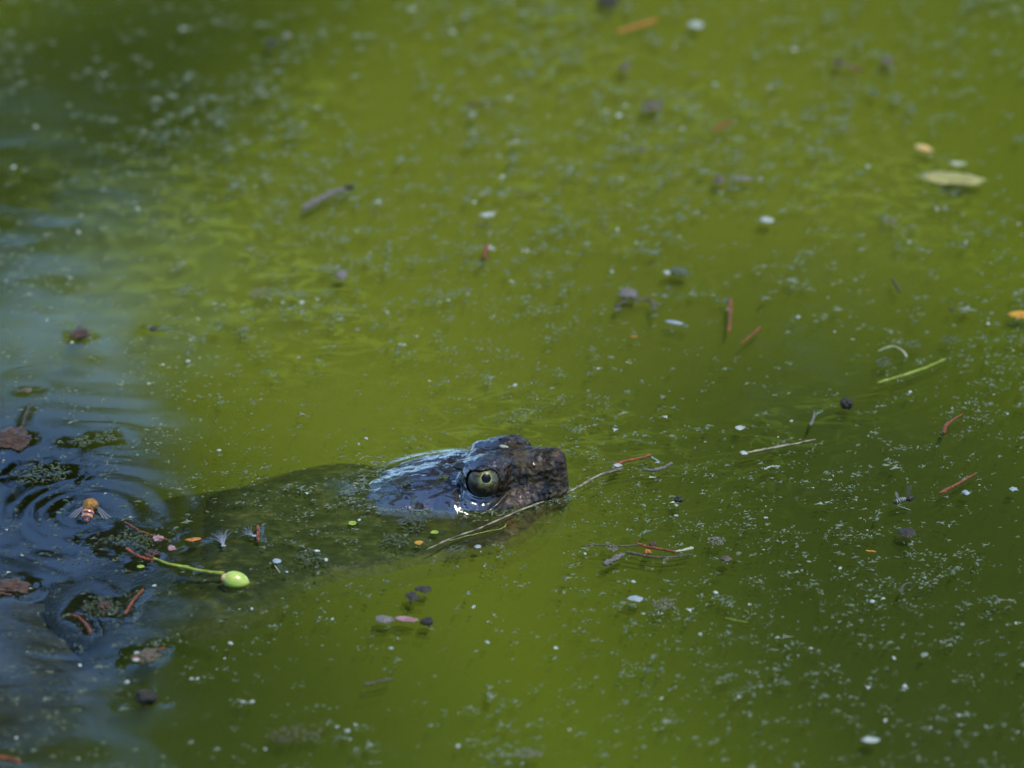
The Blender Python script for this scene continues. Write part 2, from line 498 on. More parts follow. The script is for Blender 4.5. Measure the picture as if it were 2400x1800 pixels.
# stems: name, label, category, group, material, pixel points, radius mm (start, end), z mm, wobble
NG = "rust red needles floating on the pond"
STEMS = [
    ("conifer_needle", "rust red needle standing out upright in the photo, right of the dark bent twig", "needle", NG, M_RUST, [(1712, 697), (1711, 740), (1709, 778)], (0.9, 0.9), 0.4),
    ("conifer_needle", "rust red needle with orange tip slanting beside the upright needle", "needle", NG, M_RUST, [(1733, 808), (1758, 788), (1782, 768)], (0.35, 0.9), 0.4),
    ("conifer_needle", "curved rust red needle on the dark water above the other right-hand needle", "needle", NG, M_RUST, [(2212, 1016), (2216, 1000), (2232, 985), (2258, 970)], (1.1, 0.35), 0.5),
    ("conifer_needle", "long straight rust red needle right of the striped wasp", "needle", NG, M_RUST, [(2202, 1157), (2245, 1134), (2289, 1109)], (0.9, 0.5), 0.5),
    ("conifer_needle", "short upright orange red needle beside the white seed fluff", "needle", NG, M_RUST, [(604, 1232), (605, 1250), (605, 1267)], (0.8, 0.9), 0.5),
    ("conifer_needle", "thick rust red needle touching the stalk of the green acorn", "needle", NG, M_RUST, [(296, 1286), (318, 1301), (345, 1312), (362, 1314)], (0.9, 1.0), 0.6),
    ("conifer_needle", "orange red needle slanting below the floating bee", "needle", NG, M_RUST, [(293, 1225), (325, 1243), (360, 1256), (396, 1266)], (0.6, 0.5), 0.5),
    ("conifer_needle", "rust red needle leaning up to a white seed, below the acorn stalk", "needle", NG, M_RUST, [(294, 1439), (312, 1410), (336, 1383)], (0.7, 0.8), 0.5),
    ("conifer_needle", "curved rust red needle at the rim of the dark weed clump on blue water", "needle", NG, M_RUST, [(165, 1440), (186, 1449), (203, 1465), (213, 1484)], (0.5, 0.8), 0.5),
    ("conifer_needle", "dull red needle lying over white husks left of the bottom centre", "needle", NG, M_RUST, [(310, 1546), (335, 1534), (360, 1525), (388, 1519)], (0.9, 0.5), 0.5),
    ("conifer_needle", "blurred orange needle near the top edge", "needle", NG, M_ORANGE, [(1447, 76), (1490, 63), (1540, 47)], (1.3, 1.3), 0.3),
    ("conifer_needle", "rust red needle crossing the raft of twigs below the snout", "needle", NG, M_RUST, [(1492, 1275), (1515, 1282), (1548, 1289), (1582, 1295)], (0.7, 0.8), 0.8),
    ("conifer_needle", "rust red blade at the far end of the long straw", "needle", NG, M_RUST, [(1442, 1088), (1470, 1081), (1500, 1074), (1526, 1067)], (0.9, 0.7), 0.5),
    ("conifer_needle", "reddish needle lying in the bottom left corner", "needle", NG, M_RUST, [(-20, 1774), (15, 1778), (48, 1786)], (1.1, 0.9), 0.4),
    ("conifer_needle", "thin red stalk standing in the dark dimple at the left edge", "needle", NG, M_BROWN, [(70, 952), (58, 985), (52, 1012)], (0.6, 0.7), 0.5),
    ("conifer_needle", "short rust red bit in the blurred dimple above the turtle's eye", "needle", NG, M_RUST, [(1142, 572), (1139, 590), (1136, 606)], (1.2, 1.1), 0.3),
    ("conifer_needle", "brownish red blurred needle in a dimple at the upper right", "needle", NG, M_RUST, [(1672, 308), (1692, 295), (1714, 285)], (1.2, 1.0), 0.4),
    ("conifer_needle", "faint red blurred needle between two dark specks at the upper right", "needle", NG, M_RUST, [(1990, 157), (2005, 162), (2022, 165)], (1.1, 1.0), 0.3),
    ("conifer_needle", "faint brown blurred needle in a wide dimple at the upper centre", "needle", NG, M_BROWN, [(1092, 246), (1130, 243), (1168, 240)], (1.1, 0.9), -0.3),
    ("grass_straw", "long pale weathered straw lying across the water in front of the snout", "straw", None, M_STRAW, [(1000, 1288), (1060, 1262), (1130, 1236), (1215, 1200), (1290, 1170), (1345, 1148), (1400, 1118), (1460, 1098)], (0.45, 0.85), 0.7),
    ("grass_straw", "brown straw with a pale flake at its left end, right of the snout", "straw", None, M_STRAW, [(1748, 1063), (1800, 1053), (1860, 1042), (1912, 1031)], (0.7, 0.5), 0.6),
    ("floating_grass", "yellow green stem slanting across the dark dimples at right", "stem", None, M_GREENSTEM, [(2056, 899), (2100, 886), (2160, 866), (2216, 841)], (0.8, 0.7), 0.6),
    ("floating_grass", "pale stem bent into an arch, above the yellow green stem", "stem", None, M_PALESTEM, [(2058, 824), (2078, 815), (2098, 814), (2116, 824), (2125, 837)], (0.3, 0.7), 0.6),
    ("broken_stick", "pale cut stick at the right end of the twig raft", "stick", None, M_PALESTEM, [(1580, 1294), (1600, 1292), (1625, 1285)], (0.5, 1.0), 0.9),
    ("dark_twig", "long thin dark twig along the far side of the twig raft", "twig", None, M_DARKTWIG, [(1362, 1280), (1400, 1278), (1450, 1281), (1500, 1277)], (0.4, 0.6), 0.3),
    ("dark_twig", "long bowed dark twig along the near side of the twig raft", "twig", None, M_DARKTWIG, [(1465, 1294), (1510, 1302), (1560, 1307), (1620, 1301)], (0.9, 0.5), 0.6),
    ("knobbly_twig", "stubby rough dark twig at the lower left of the twig raft", "twig", None, M_GREYBARK, [(1416, 1324), (1436, 1313), (1462, 1299)], (1.8, 1.4), 0.4),
    ("dark_twig", "blurred dark bent twig shaped like a crooked leg, right of centre", "twig", None, M_DARKTWIG, [(1488, 705), (1505, 703), (1523, 703), (1531, 715), (1535, 731)], (0.9, 1.1), 0.5),
    ("dark_twig", "blurred short dark twig under the grey crumb beside the bent twig", "twig", None, M_DARKTWIG, [(1442, 719), (1455, 711), (1468, 706)], (1.0, 0.8), 0.3),
    ("broken_stick", "blurred brown stick with a black end floating at the upper left", "stick", None, M_GREYBARK, [(708, 492), (740, 474), (775, 456), (806, 444)], (2.2, 1.9), 0.8),
    ("broken_stick", "black stub at the right end of the blurred brown stick", "stick", None, M_BLACK, [(808, 443), (820, 441), (828, 442)], (1.9, 1.6), 0.7),
    ("dark_twig", "small dark twig low in the foreground below the acorn's shade", "twig", None, M_DARKTWIG, [(852, 1606), (880, 1600), (905, 1594), (917, 1591)], (0.9, 1.0), 0.4),
    ("floating_grass", "fine yellow green thread curving round under the lower jaw", "stem", None, M_GREENSTEM, [(1052, 1268), (1090, 1258), (1140, 1247), (1178, 1238), (1187, 1228)], (0.25, 0.35), 0.2),
    ("floating_grass", "fine pale yellow blade on the dark water at lower right", "stem", None, M_GREENSTEM, [(1700, 1449), (1725, 1454), (1752, 1459)], (0.35, 0.25), 0.4),
    ("floating_grass", "short pale straw bit below the oval weed disc, right of the acorn", "stem", None, M_PALESTEM, [(644, 1325), (650, 1334), (656, 1342)], (0.25, 0.3), 0.3),
    ("floating_grass", "tan flat splinter on the dark water left of the lower right corner", "stem", None, M_YELLOW, [(2028, 1291), (2040, 1293), (2053, 1295)], (0.5, 0.6), 0.4),
    ("pale_twig", "thin whitish curved fragment left of the brown straw", "twig", None, M_WHITE, [(1791, 1101), (1806, 1094), (1828, 1093)], (0.4, 0.5), 0.4),
    ("grey_larva", "grey segmented larva at the right end of the long straw", "larva", None, M_GREYBARK, [(1505, 1100), (1530, 1103), (1555, 1096), (1576, 1086)], (0.9, 1.1), 0.5),
    ("pale_twig", "pale silvery twig bit above the grey larva", "twig", None, M_BLUISH, [(1526, 1072), (1536, 1077), (1546, 1083)], (0.5, 0.35), 0.4),
    ("dark_twig", "dark hooked twig near the right edge of the foreground", "twig", None, M_DARKTWIG, [(2110, 1390), (2114, 1378), (2124, 1370), (2138, 1366)], (0.7, 0.5), 0.4),
    ("pale_twig", "white hairlike splinter below the striped wasp", "twig", None, M_PALESTEM, [(2103, 1185), (2118, 1190), (2135, 1195)], (0.2, 0.15), 0.3),
    ("grey_twig", "grey twig fragment standing left of the black seed", "twig", None, M_GREYBARK, [(1909, 966), (1906, 982), (1899, 998)], (0.6, 0.9), 0.4),
    ("grey_twig", "small brown twig on the grey green water near the right edge", "twig", None, M_BROWN, [(2090, 655), (2100, 670), (2108, 685)], (0.5, 0.8), 0.4),
]
for s in STEMS:
    meniscus([at(*p) for p in s[5]], 0.15 if s[6][0] < 1.5 else 0.35, 2.4)

# lumps: name, label, category, group, material, px, py, radii mm (x,y,z), z mm, lumpiness, turn deg
LG = "dark crumbs of rotten leaf"
LUMPS = [
    ("black_seed", "round black seed in a bright dimple at right", "seed", None, M_BLACK, 1984, 951, (3.0, 3.2, 2.8), 1.2, 0.15, 0),
    ("dark_berry", "dark shrivelled berry on the dark water at lower left", "berry", None, M_BLACK, 341, 1639, (5.2, 4.2, 3.2), 0.8, 0.22, -15),
    ("leaf_crumb", "black leaf crumb, the smaller of the pair below the turtle's neck", "leaf bit", None, M_BLACK, 966, 1399, (2.7, 4.6, 0.9), 0.3, 0.25, 10),
    ("leaf_crumb", "black pointed leaf crumb, the wider of the pair below the turtle's neck", "leaf bit", None, M_BLACK, 993, 1381, (4.2, 2.9, 0.8), 0.3, 0.22, -8),
    ("leaf_crumb", "flat black leaf piece below the striped wasp", "leaf bit", None, M_BLACK, 2127, 1248, (4.3, 4.9, 0.7), 0.5, 0.22, 0),
    ("leaf_crumb", "black blurred crumb at the upper left", "leaf bit", None, M_BLACK, 636, 102, (2.6, 4.2, 1.4), 0.5, 0.25, 0),
    ("leaf_crumb", "grey blurred crumb right of the black one at the upper left", "leaf bit", None, M_GREYBARK, 672, 84, (2.2, 3.8, 1.0), 0.3, 0.25, 0),
    ("leaf_crumb", "dark blurred crumb cut by the top edge", "leaf bit", None, M_BLACK, 1424, 0, (6.5, 6.0, 1.6), 0.3, 0.25, 0),
    ("leaf_crumb", "dark grey blurred clump right of the top centre", "leaf bit", None, M_DARKTWIG, 1528, 247, (6.5, 5.5, 1.2), 0.2, 0.35, 20),
    ("leaf_crumb", "dark crumb in the wide dimple at the top centre right", "leaf bit", None, M_DARKTWIG, 1466, 157, (3.6, 4.4, 1.2), 0.2, 0.35, 0),
    ("leaf_crumb", "small dark crumb right of the ripple field at the upper centre", "leaf bit", None, M_DARKTWIG, 1503, 352, (2.3, 3.0, 1.0), 0.2, 0.3, 0),
    ("leaf_crumb", "dark brown crumb at the left end of the long dimple, upper right", "leaf bit", None, M_BROWN, 1965, 147, (2.8, 4.0, 1.0), 0.1, 0.3, 0),
    ("leaf_crumb", "dark crumb at the right end of the long dimple, upper right", "leaf bit", None, M_DARKTWIG, 2079, 142, (4.3, 4.6, 1.0), 0.0, 0.3, 0),
    ("leaf_crumb", "purple grey crumb at the left of a blurred grey leaf, right of centre top", "leaf bit", None, M_DARKTWIG, 1687, 420, (3.2, 5.0, 1.2), 0.3, 0.3, 0),
    ("leaf_crumb", "dark grey lump beside a white flake, right of centre", "leaf bit", None, M_DULLGREEN, 1592, 637, (4.0, 4.0, 1.8), 0.4, 0.3, 0),
    ("leaf_crumb", "grey lump above the dark bent twig", "leaf bit", None, M_GREYBARK, 1474, 690, (4.5, 5.2, 1.8), 0.2, 0.3, -20),
    ("leaf_crumb", "blue grey round crumb left of centre", "leaf bit", None, M_GREYBARK, 800, 646, (2.8, 4.6, 1.6), 0.3, 0.2, 0),
    ("leaf_crumb", "tiny black crumb near the left blue grey water", "leaf bit", None, M_BLACK, 360, 771, (2.2, 2.6, 1.2), 0.5, 0.2, 0),
    ("leaf_crumb", "tiny black bit on the grey green water near the right edge", "leaf bit", None, M_BLACK, 2230, 726, (1.1, 1.5, 0.8), 0.4, 0.2, 0),
    ("leaf_crumb", "dark lump in the dimple at the left edge above the ripples", "leaf bit", None, M_BROWN, 30, 1028, (7.0, 9.0, 1.8), 0.1, 0.35, 0),
    ("leaf_crumb", "dark red lump in the round dimple at left", "leaf bit", None, M_BROWN, 187, 783, (3.6, 5.2, 2.0), 0.4, 0.35, 0),
    ("leaf_crumb", "tiny violet dark bit below the round dimple at left", "leaf bit", None, M_DARKTWIG, 62, 915, (3.2, 2.6, 1.0), 0.3, 0.25, 10),
    ("bark_crumb", "reddish brown bark strip at the left edge of the blue water", "bark", None, M_BROWN, 15, 1379, (11.0, 6.0, 1.6), 0.4, 0.3, 4),
    ("weed_or_reflection", "dark weed clump in a swelling of blue water at left", "weed", None, M_DULLGREEN, 235, 1425, (10.0, 11.0, 1.4), 0.2, 0.35, 0),
    ("weed_or_reflection", "dark weed raft left of the acorn stalk", "weed", None, M_DULLGREEN, 315, 1268, (16.0, 9.0, 1.4), 0.1, 0.4, 0),
    ("weed_or_reflection", "crumbly weed strip behind the bee on the ripples", "weed", None, M_DULLGREEN, 95, 1110, (16.0, 12.0, 1.0), -0.2, 0.4, 8),
    ("weed_or_reflection", "oval dark weed disc ringed by the water right of the acorn", "weed", None, M_DULLGREEN, 724, 1307, (8.0, 8.5, 0.8), 0.0, 0.2, 0),
    ("weed_or_reflection", "dark bubbly weed clump over the turtle's neck, nearer the jaw", "weed", None, M_DULLGREEN, 968, 1232, (8.0, 9.0, 1.2), 0.2, 0.4, 0),
    ("weed_or_reflection", "dark bubbly weed clump over the turtle's neck, nearer the camera", "weed", None, M_DULLGREEN, 925, 1268, (8.5, 7.5, 1.2), 0.2, 0.4, 0),
    ("weed_or_reflection", "small dark weed tuft at the shore end of the turtle's neck shadow", "weed", None, M_DULLGREEN, 1070, 1290, (6.0, 5.0, 0.9), 0.2, 0.4, 0),
    ("weed_or_reflection", "grey weed crumb in the lit green water, right of the white diamond flake", "weed", None, M_GREYBARK, 1560, 1418, (7.0, 7.0, 1.0), 0.1, 0.4, 0),
    ("weed_or_reflection", "rough grey weed lump right of the twig raft", "weed", None, M_GREYBARK, 1678, 1271, (5.2, 4.6, 1.0), 0.2, 0.4, 0),
    ("weed_or_reflection", "dark blurred weed scrap at the bottom left of centre", "weed", None, M_DARKTWIG, 690, 1722, (15.0, 9.0, 1.0), 0.1, 0.45, 14),
    ("weed_or_reflection", "grey blurred scrap near the bottom centre", "weed", None, M_GREYBARK, 1240, 1768, (7.0, 5.0, 1.0), 0.1, 0.4, 0),
    ("weed_or_reflection", "round grey weed puff on the left end of the twig raft", "weed", None, M_GREYBARK, 1437, 1289, (2.6, 3.2, 1.2), 0.5, 0.3, 0),
    ("weed_or_reflection", "dull green crumb in the pale ring left of centre", "weed", None, M_GREYBARK, 610, 688, (7.5, 7.0, 0.8), 0.0, 0.3, 5),
    ("weed_or_reflection", "crumbly grey bit inside the wide ring at the right", "weed", None, M_GREYBARK, 2086, 520, (4.6, 6.0, 1.2), 0.0, 0.35, 0),
    ("weed_or_reflection", "weed scraps for the dark reflection in the dimple under the yellow green stem", "weed", None, M_DULLGREEN, 2072, 849, (5.0, 6.0, 0.7), -0.2, 0.35, 0),
    ("weed_or_reflection", "weed scraps for the dark reflection in the dimple right of the arched stem", "weed", None, M_DULLGREEN, 2140, 808, (5.5, 5.0, 0.7), -0.2, 0.35, 0),
    ("weed_or_reflection", "weed scraps for the long dark reflection in the bright rimmed dimple near the right edge", "weed", None, M_DULLGREEN, 2226, 797, (6.5, 4.5, 0.7), -0.2, 0.3, 0),
    ("weed_or_reflection", "twin dark weed discs on the far side of the ripples", "weed", None, M_DULLGREEN, 192, 1036, (6.5, 6.5, 0.6), -0.2, 0.3, 0),
    ("weed_or_reflection", "dark weed disc right of its twin on the far side of the ripples", "weed", None, M_DULLGREEN, 243, 1027, (7.0, 6.0, 0.6), -0.2, 0.3, 0),
    ("brown_bud", "brown bud scale in the middle of the twig raft", "bud", None, M_BROWN, 1530, 1280, (1.6, 2.2, 1.2), 0.9, 0.2, 0),
    ("brown_bud", "orange dark bud on the near twig of the raft", "bud", None, M_ORANGE, 1519, 1297, (1.5, 1.5, 1.0), 0.9, 0.25, 0),
    ("seed_husk", "dark husk at the right end of the pink petal", "husk", None, M_BLACK, 1001, 1459, (2.6, 3.0, 1.6), 0.5, 0.2, -10),
    ("seed_husk", "brown husk in the dark weed clump of blue water", "husk", None, M_BROWN, 245, 1423, (2.6, 3.0, 1.2), 1.1, 0.3, 0),
    ("seed_husk", "red brown husk beside the acorn's touching needle", "husk", None, M_BROWN, 357, 1300, (2.8, 2.6, 1.2), 0.6, 0.3, 0),
    ("seed_husk", "pinkish brown husk in the weed raft left of the acorn stalk", "husk", None, M_PINK, 370, 1267, (2.2, 2.2, 1.0), 1.2, 0.3, 0),
    ("seed_husk", "dull purple crumb under the red needle at lower left", "husk", None, M_DARKTWIG, 345, 1538, (5.0, 4.2, 1.2), 0.3, 0.35, 0),
    ("dead_fly", "small dark fly floating right of the ringed fragments", "fly", None, M_BLACK, 1590, 1173, (2.2, 1.6, 0.9), 0.6, 0.35, 12),
    ("beetle", "small blue sheened beetle on the lower right green water", "beetle", None, M_DARKTWIG, 1702, 1312, (2.6, 2.4, 1.2), 0.5, 0.1, -15),
]
for s in LUMPS:
    p = at(s[5], s[6]); big = max(s[7][0], s[7][1])
    meniscus([p + Vector((math.cos(math.radians(s[10])) * s[7][0] * 0.8 * MM * k, math.sin(math.radians(s[10])) * s[7][0] * 0.8 * MM * k, 0)) for k in (-1, 1)],
             0.22 + 0.012 * big, 2.2 + 0.35 * big)

# flakes: name, label, category, group, material, px, py, length mm, width mm, turn deg, ragged, dome mm
FLAKES = [
    ("pale_flake", "whitish four pointed flake in the lit green foreground", "flake", None, M_BLUISH, 1488, 1403, 6.2, 6.2, 10, 0.42, 0.2),
    ("pale_flake", "pale round flake at the left end of the brown straw", "flake", None, M_WHITE, 1743, 1062, 3.6, 4.2, 60, 0.22, 0.4),
    ("pale_flake", "whitish angular flake above the brown straw", "flake", None, M_WHITE, 1734, 1003, 5.0, 4.2, 12, 0.25, 0.2),
    ("pale_flake", "blurred white fluffy flake near the top, right of centre", "flake", None, M_WHITE, 1632, 58, 9.0, 8.5, 0, 0.2, 0.8),
    ("pale_flake", "blurred white slanting flake right of centre in the upper half", "flake", None, M_WHITE, 1798, 516, 8.5, 6.5, -35, 0.2, 0.6),
    ("pale_flake", "blurred long white flake at the upper centre", "flake", None, M_WHITE, 1143, 504, 8.0, 5.0, 4, 0.2, 0.5),
    ("white_feather", "shiny white sliver right of the dark bent twig", "feather", None, M_BLUISH, 1580, 757, 10.0, 3.4, -18, 0.1, 0.8),
    ("pale_flake", "white flake beside the dark grey lump right of centre", "flake", None, M_WHITE, 1563, 639, 4.6, 5.0, 0, 0.25, 0.5),
    ("orange_scale", "tiny orange scale right of the turtle above the straw", "bud scale", None, M_ORANGE, 1486, 790, 1.6, 4.2, 80, 0.15, 0.3),
    ("yellow_leaf", "yellow leaf tip cut by the right edge", "leaf", None, M_YELLOW, 2392, 738, 13.0, 8.0, -8, 0.08, 1.0),
    ("curled_petal", "cream and orange curled petal above the tan leaf at right", "petal", None, M_CREAM, 2165, 349, 11.5, 6.5, -42, 0.06, 1.6),
    ("sunken_leaf", "tan green half sunken leaf at the upper right", "leaf", None, M_TANLEAF, 2228, 418, 36.0, 17.0, -14, 0.16, 0.25),
    ("leaf_scrap", "pale green leaf scrap above the tan leaf", "leaf bit", None, M_PALESTEM, 2245, 384, 10.0, 5.0, -8, 0.25, 0.5),
    ("grey_leaf", "grey blurred leaf right of the purple crumb", "leaf", None, M_GREYBARK, 1740, 419, 14.0, 5.5, 4, 0.15, 0.4),
    ("pink_petal", "pink grey petal floating in front of the turtle's neck", "petal", None, M_PINK, 952, 1452, 12.0, 5.0, -14, 0.12, 0.8),
    ("grey_petal", "pale grey translucent tail of the pink petal", "petal", None, M_GREYBARK, 900, 1452, 9.0, 7.5, 0, 0.15, 0.5),
    ("orange_petal", "left one of two small orange petals below the bee", "petal", None, M_ORANGE, 445, 1267, 2.6, 5.2, 75, 0.1, 0.6),
    ("orange_petal", "right one of two small orange petals below the bee", "petal", None, M_ORANGE, 457, 1265, 2.8, 6.2, 105, 0.1, 0.6),
    ("lime_leaflet", "lime green leaflet beside the middle of the acorn stalk", "leaf bit", None, M_LIME, 434, 1331, 4.5, 5.0, -40, 0.2, 0.5),
    ("lime_leaflet", "lime green scrap below the red needle at the acorn stalk", "leaf bit", None, M_LIME, 329, 1329, 4.0, 3.2, 0, 0.25, 0.3),
    ("pale_flake", "pale grey green flake left of the oval weed disc", "flake", None, M_BLUISH, 648, 1316, 4.2, 5.0, 0, 0.2, 0.2),
    ("pale_flake", "pink pale scrap by the weed raft left of the acorn", "flake", None, M_PINK, 402, 1286, 4.6, 5.0, 15, 0.3, 0.4),
    ("pale_flake", "pale flake at the edge of the turtle's neck shadow", "flake", None, M_BLUISH, 1120, 1282, 3.4, 4.0, -30, 0.12, 0.4),
    ("yellow_scrap", "orange yellow leaf scrap over the turtle's neck", "leaf bit", None, M_YELLOW, 980, 1273, 4.6, 4.2, 15, 0.25, 0.3),
    ("yellow_scrap", "yellow leaf scrap near the jaw over the neck", "leaf bit", None, M_LIME, 1018, 1248, 4.0, 3.6, 20, 0.25, 0.2),
    ("yellow_scrap", "yellow olive leaf scrap farther left over the neck", "leaf bit", None, M_LIME, 825, 1227, 4.4, 4.4, 20, 0.3, 0.2),
    ("pale_flake", "tan flake at the front end of the larva's straw", "flake", None, M_WHITE, 1448, 1091, 4.2, 4.0, 10, 0.2, 0.3),
    ("pale_flake", "white husk under the red needle at lower left", "flake", None, M_WHITE, 320, 1547, 3.6, 3.4, 10, 0.2, 0.3),
    ("pale_flake", "white husk above the red needle at lower left", "flake", None, M_WHITE, 321, 1532, 3.0, 3.2, 0, 0.15, 0.3),
    ("pale_flake", "pale blurred strip in the lower right foreground", "flake", None, M_WHITE, 2040, 1735, 8.5, 5.0, -8, 0.2, 0.4),
    ("pale_flake", "blue white scrap near the right edge level with the wasp", "flake", None, M_BLUISH, 2264, 1155, 3.4, 4.4, 0, 0.3, 0.4),
    ("pale_flake", "bright bluish scrap at the right edge below the needle", "flake", None, M_BLUISH, 2376, 1147, 4.6, 4.0, 0, 0.35, 0.4),
]
for s in FLAKES:
    p = at(s[5], s[6]); a = math.radians(s[9])
    meniscus([p + Vector((math.cos(a) * s[7] * 0.4 * MM * k, math.sin(a) * s[7] * 0.4 * MM * k, 0)) for k in (-1, 1)], 0.25 + 0.01 * s[7], 2.0 + 0.15 * s[8])

SEEDS = [(52, 1303), (362, 1374), (540, 1509), (449, 1592), (463, 1592), (297, 1600), (591, 1646), (622, 1757), (184, 1779), (779, 1452), (590, 1428), (764, 1313),
         (672, 1342), (916, 1521), (1142, 1507), (1303, 1520), (1110, 1424), (1371, 1299), (833, 1700), (814, 1715), (1073, 1750), (1335, 1712), (1485, 1365), (1677, 1390),
         (1900, 1521), (1795, 1215), (2095, 1544), (2247, 1678), (1969, 1333), (1641, 1488), (2044, 1411), (1956, 779), (2133, 920), (1855, 988), (503, 713), (349, 900),
         (440, 848), (513, 1057), (662, 710), (707, 710), (668, 364), (598, 438), (323, 490), (184, 545), (1142, 246), (1104, 269), (1023, 230), (1285, 274), (1456, 421),
         (1447, 539), (1491, 570), (1728, 223), (1676, 199), (2034, 392), (2195, 489), (2131, 569), (2264, 569), (1434, 638), (858, 1029), (1207, 904), (790, 1705), (2075, 1690), (1870, 745), (1585, 1210), (842, 1220)]
# rings of very small ripples round things resting on the surface
BEE = at(205, 1203)
RINGS = [((BEE.x, BEE.y), 0.25 * MM, 17 * MM, 32 * MM), ((at(1884, 477).x, at(1884, 477).y), 0.03 * MM, 7 * MM, 14 * MM), ((at(2086, 520).x, at(2086, 520).y), 0.06 * MM, 8 * MM, 20 * MM),
         ((at(2240, 440).x, at(2240, 440).y), 0.05 * MM, 7 * MM, 28 * MM), ((at(1335, 1130).x, at(1335, 1130).y), 0.05 * MM, 4.5 * MM, 22 * MM)]

# ------------------------------------------------------------------ ground: one sheet, hollowed for the pond, out to the horizon
def ground_z(x, y):
    e = math.sqrt((x / 13.0) ** 2 + ((y - 2.0) / 7.5) ** 2)
    if e < 0.9: return -0.16
    if e < 1.05: return -0.16 + (e - 0.9) / 0.15 * 0.50
    return 0.34 + min((e - 1.05) * 0.25, 0.5)


gv, gf = [], []
rads = [0.0001, 1, 2, 3, 4, 5, 6, 6.6, 7, 7.4, 7.8, 8.4, 9, 9.6, 10.4, 11, 11.6, 12, 12.4, 12.8, 13.2, 13.6, 14, 15, 17, 20, 26, 36, 60, 120, 300, 900]
NA = 96
for r in rads:
    for k in range(NA):
        a = 2 * math.pi * k / NA
        x, y = r * math.cos(a), 2 + r * math.sin(a)
        gv.append((x, y, ground_z(x, y) + (0.06 * math.sin(x * 1.7) * math.cos(y * 1.3) if r > 9 else 0)))
for i in range(len(rads) - 1):
    for k in range(NA):
        k2 = (k + 1) % NA
        gf.append((i * NA + k, (i + 1) * NA + k, (i + 1) * NA + k2, i * NA + k2))
tag(mesh_obj("ground", gv, gf, M_GROUND), kind="structure")

# ------------------------------------------------------------------ the turtle: one continuous skin from a distance field
YAW = math.radians(11)
HEAD = at(1100, 1133)
CY, SY = math.cos(YAW), math.sin(YAW)


def ell(x, y, z, c, r):
    px, py, pz = (x - c[0]) / r[0], (y - c[1]) / r[1], (z - c[2]) / r[2]
    k0 = np.sqrt(px * px + py * py + pz * pz) + 1e-6
    k1 = np.sqrt((px / r[0]) ** 2 + (py / r[1]) ** 2 + (pz / r[2]) ** 2) + 1e-6
    return k0 * (k0 - 1) / k1


def smin(a, b, k):
    h = np.clip(0.5 + 0.5 * (b - a) / k, 0, 1)
    return b * (1 - h) + a * h - k * h * (1 - h)


def smax(a, b, k):
    return -smin(-a, -b, k)


EYE_C = (15.0, 18.9, 13.2)      # mm, left and right by sign of y
EYE_R = 8.4


def seg_d(x, y, z, a, b):
    a = np.array(a, float); b = np.array(b, float); d = b - a
    t = np.clip(((x - a[0]) * d[0] + (y - a[1]) * d[1] + (z - a[2]) * d[2]) / d.dot(d), 0, 1)
    return np.sqrt((x - a[0] - t * d[0]) ** 2 + (y - a[1] - t * d[1]) ** 2 + (z - a[2] - t * d[2]) ** 2)


SHEAR = 0.20                     # the far eye sits a little ahead of the near one


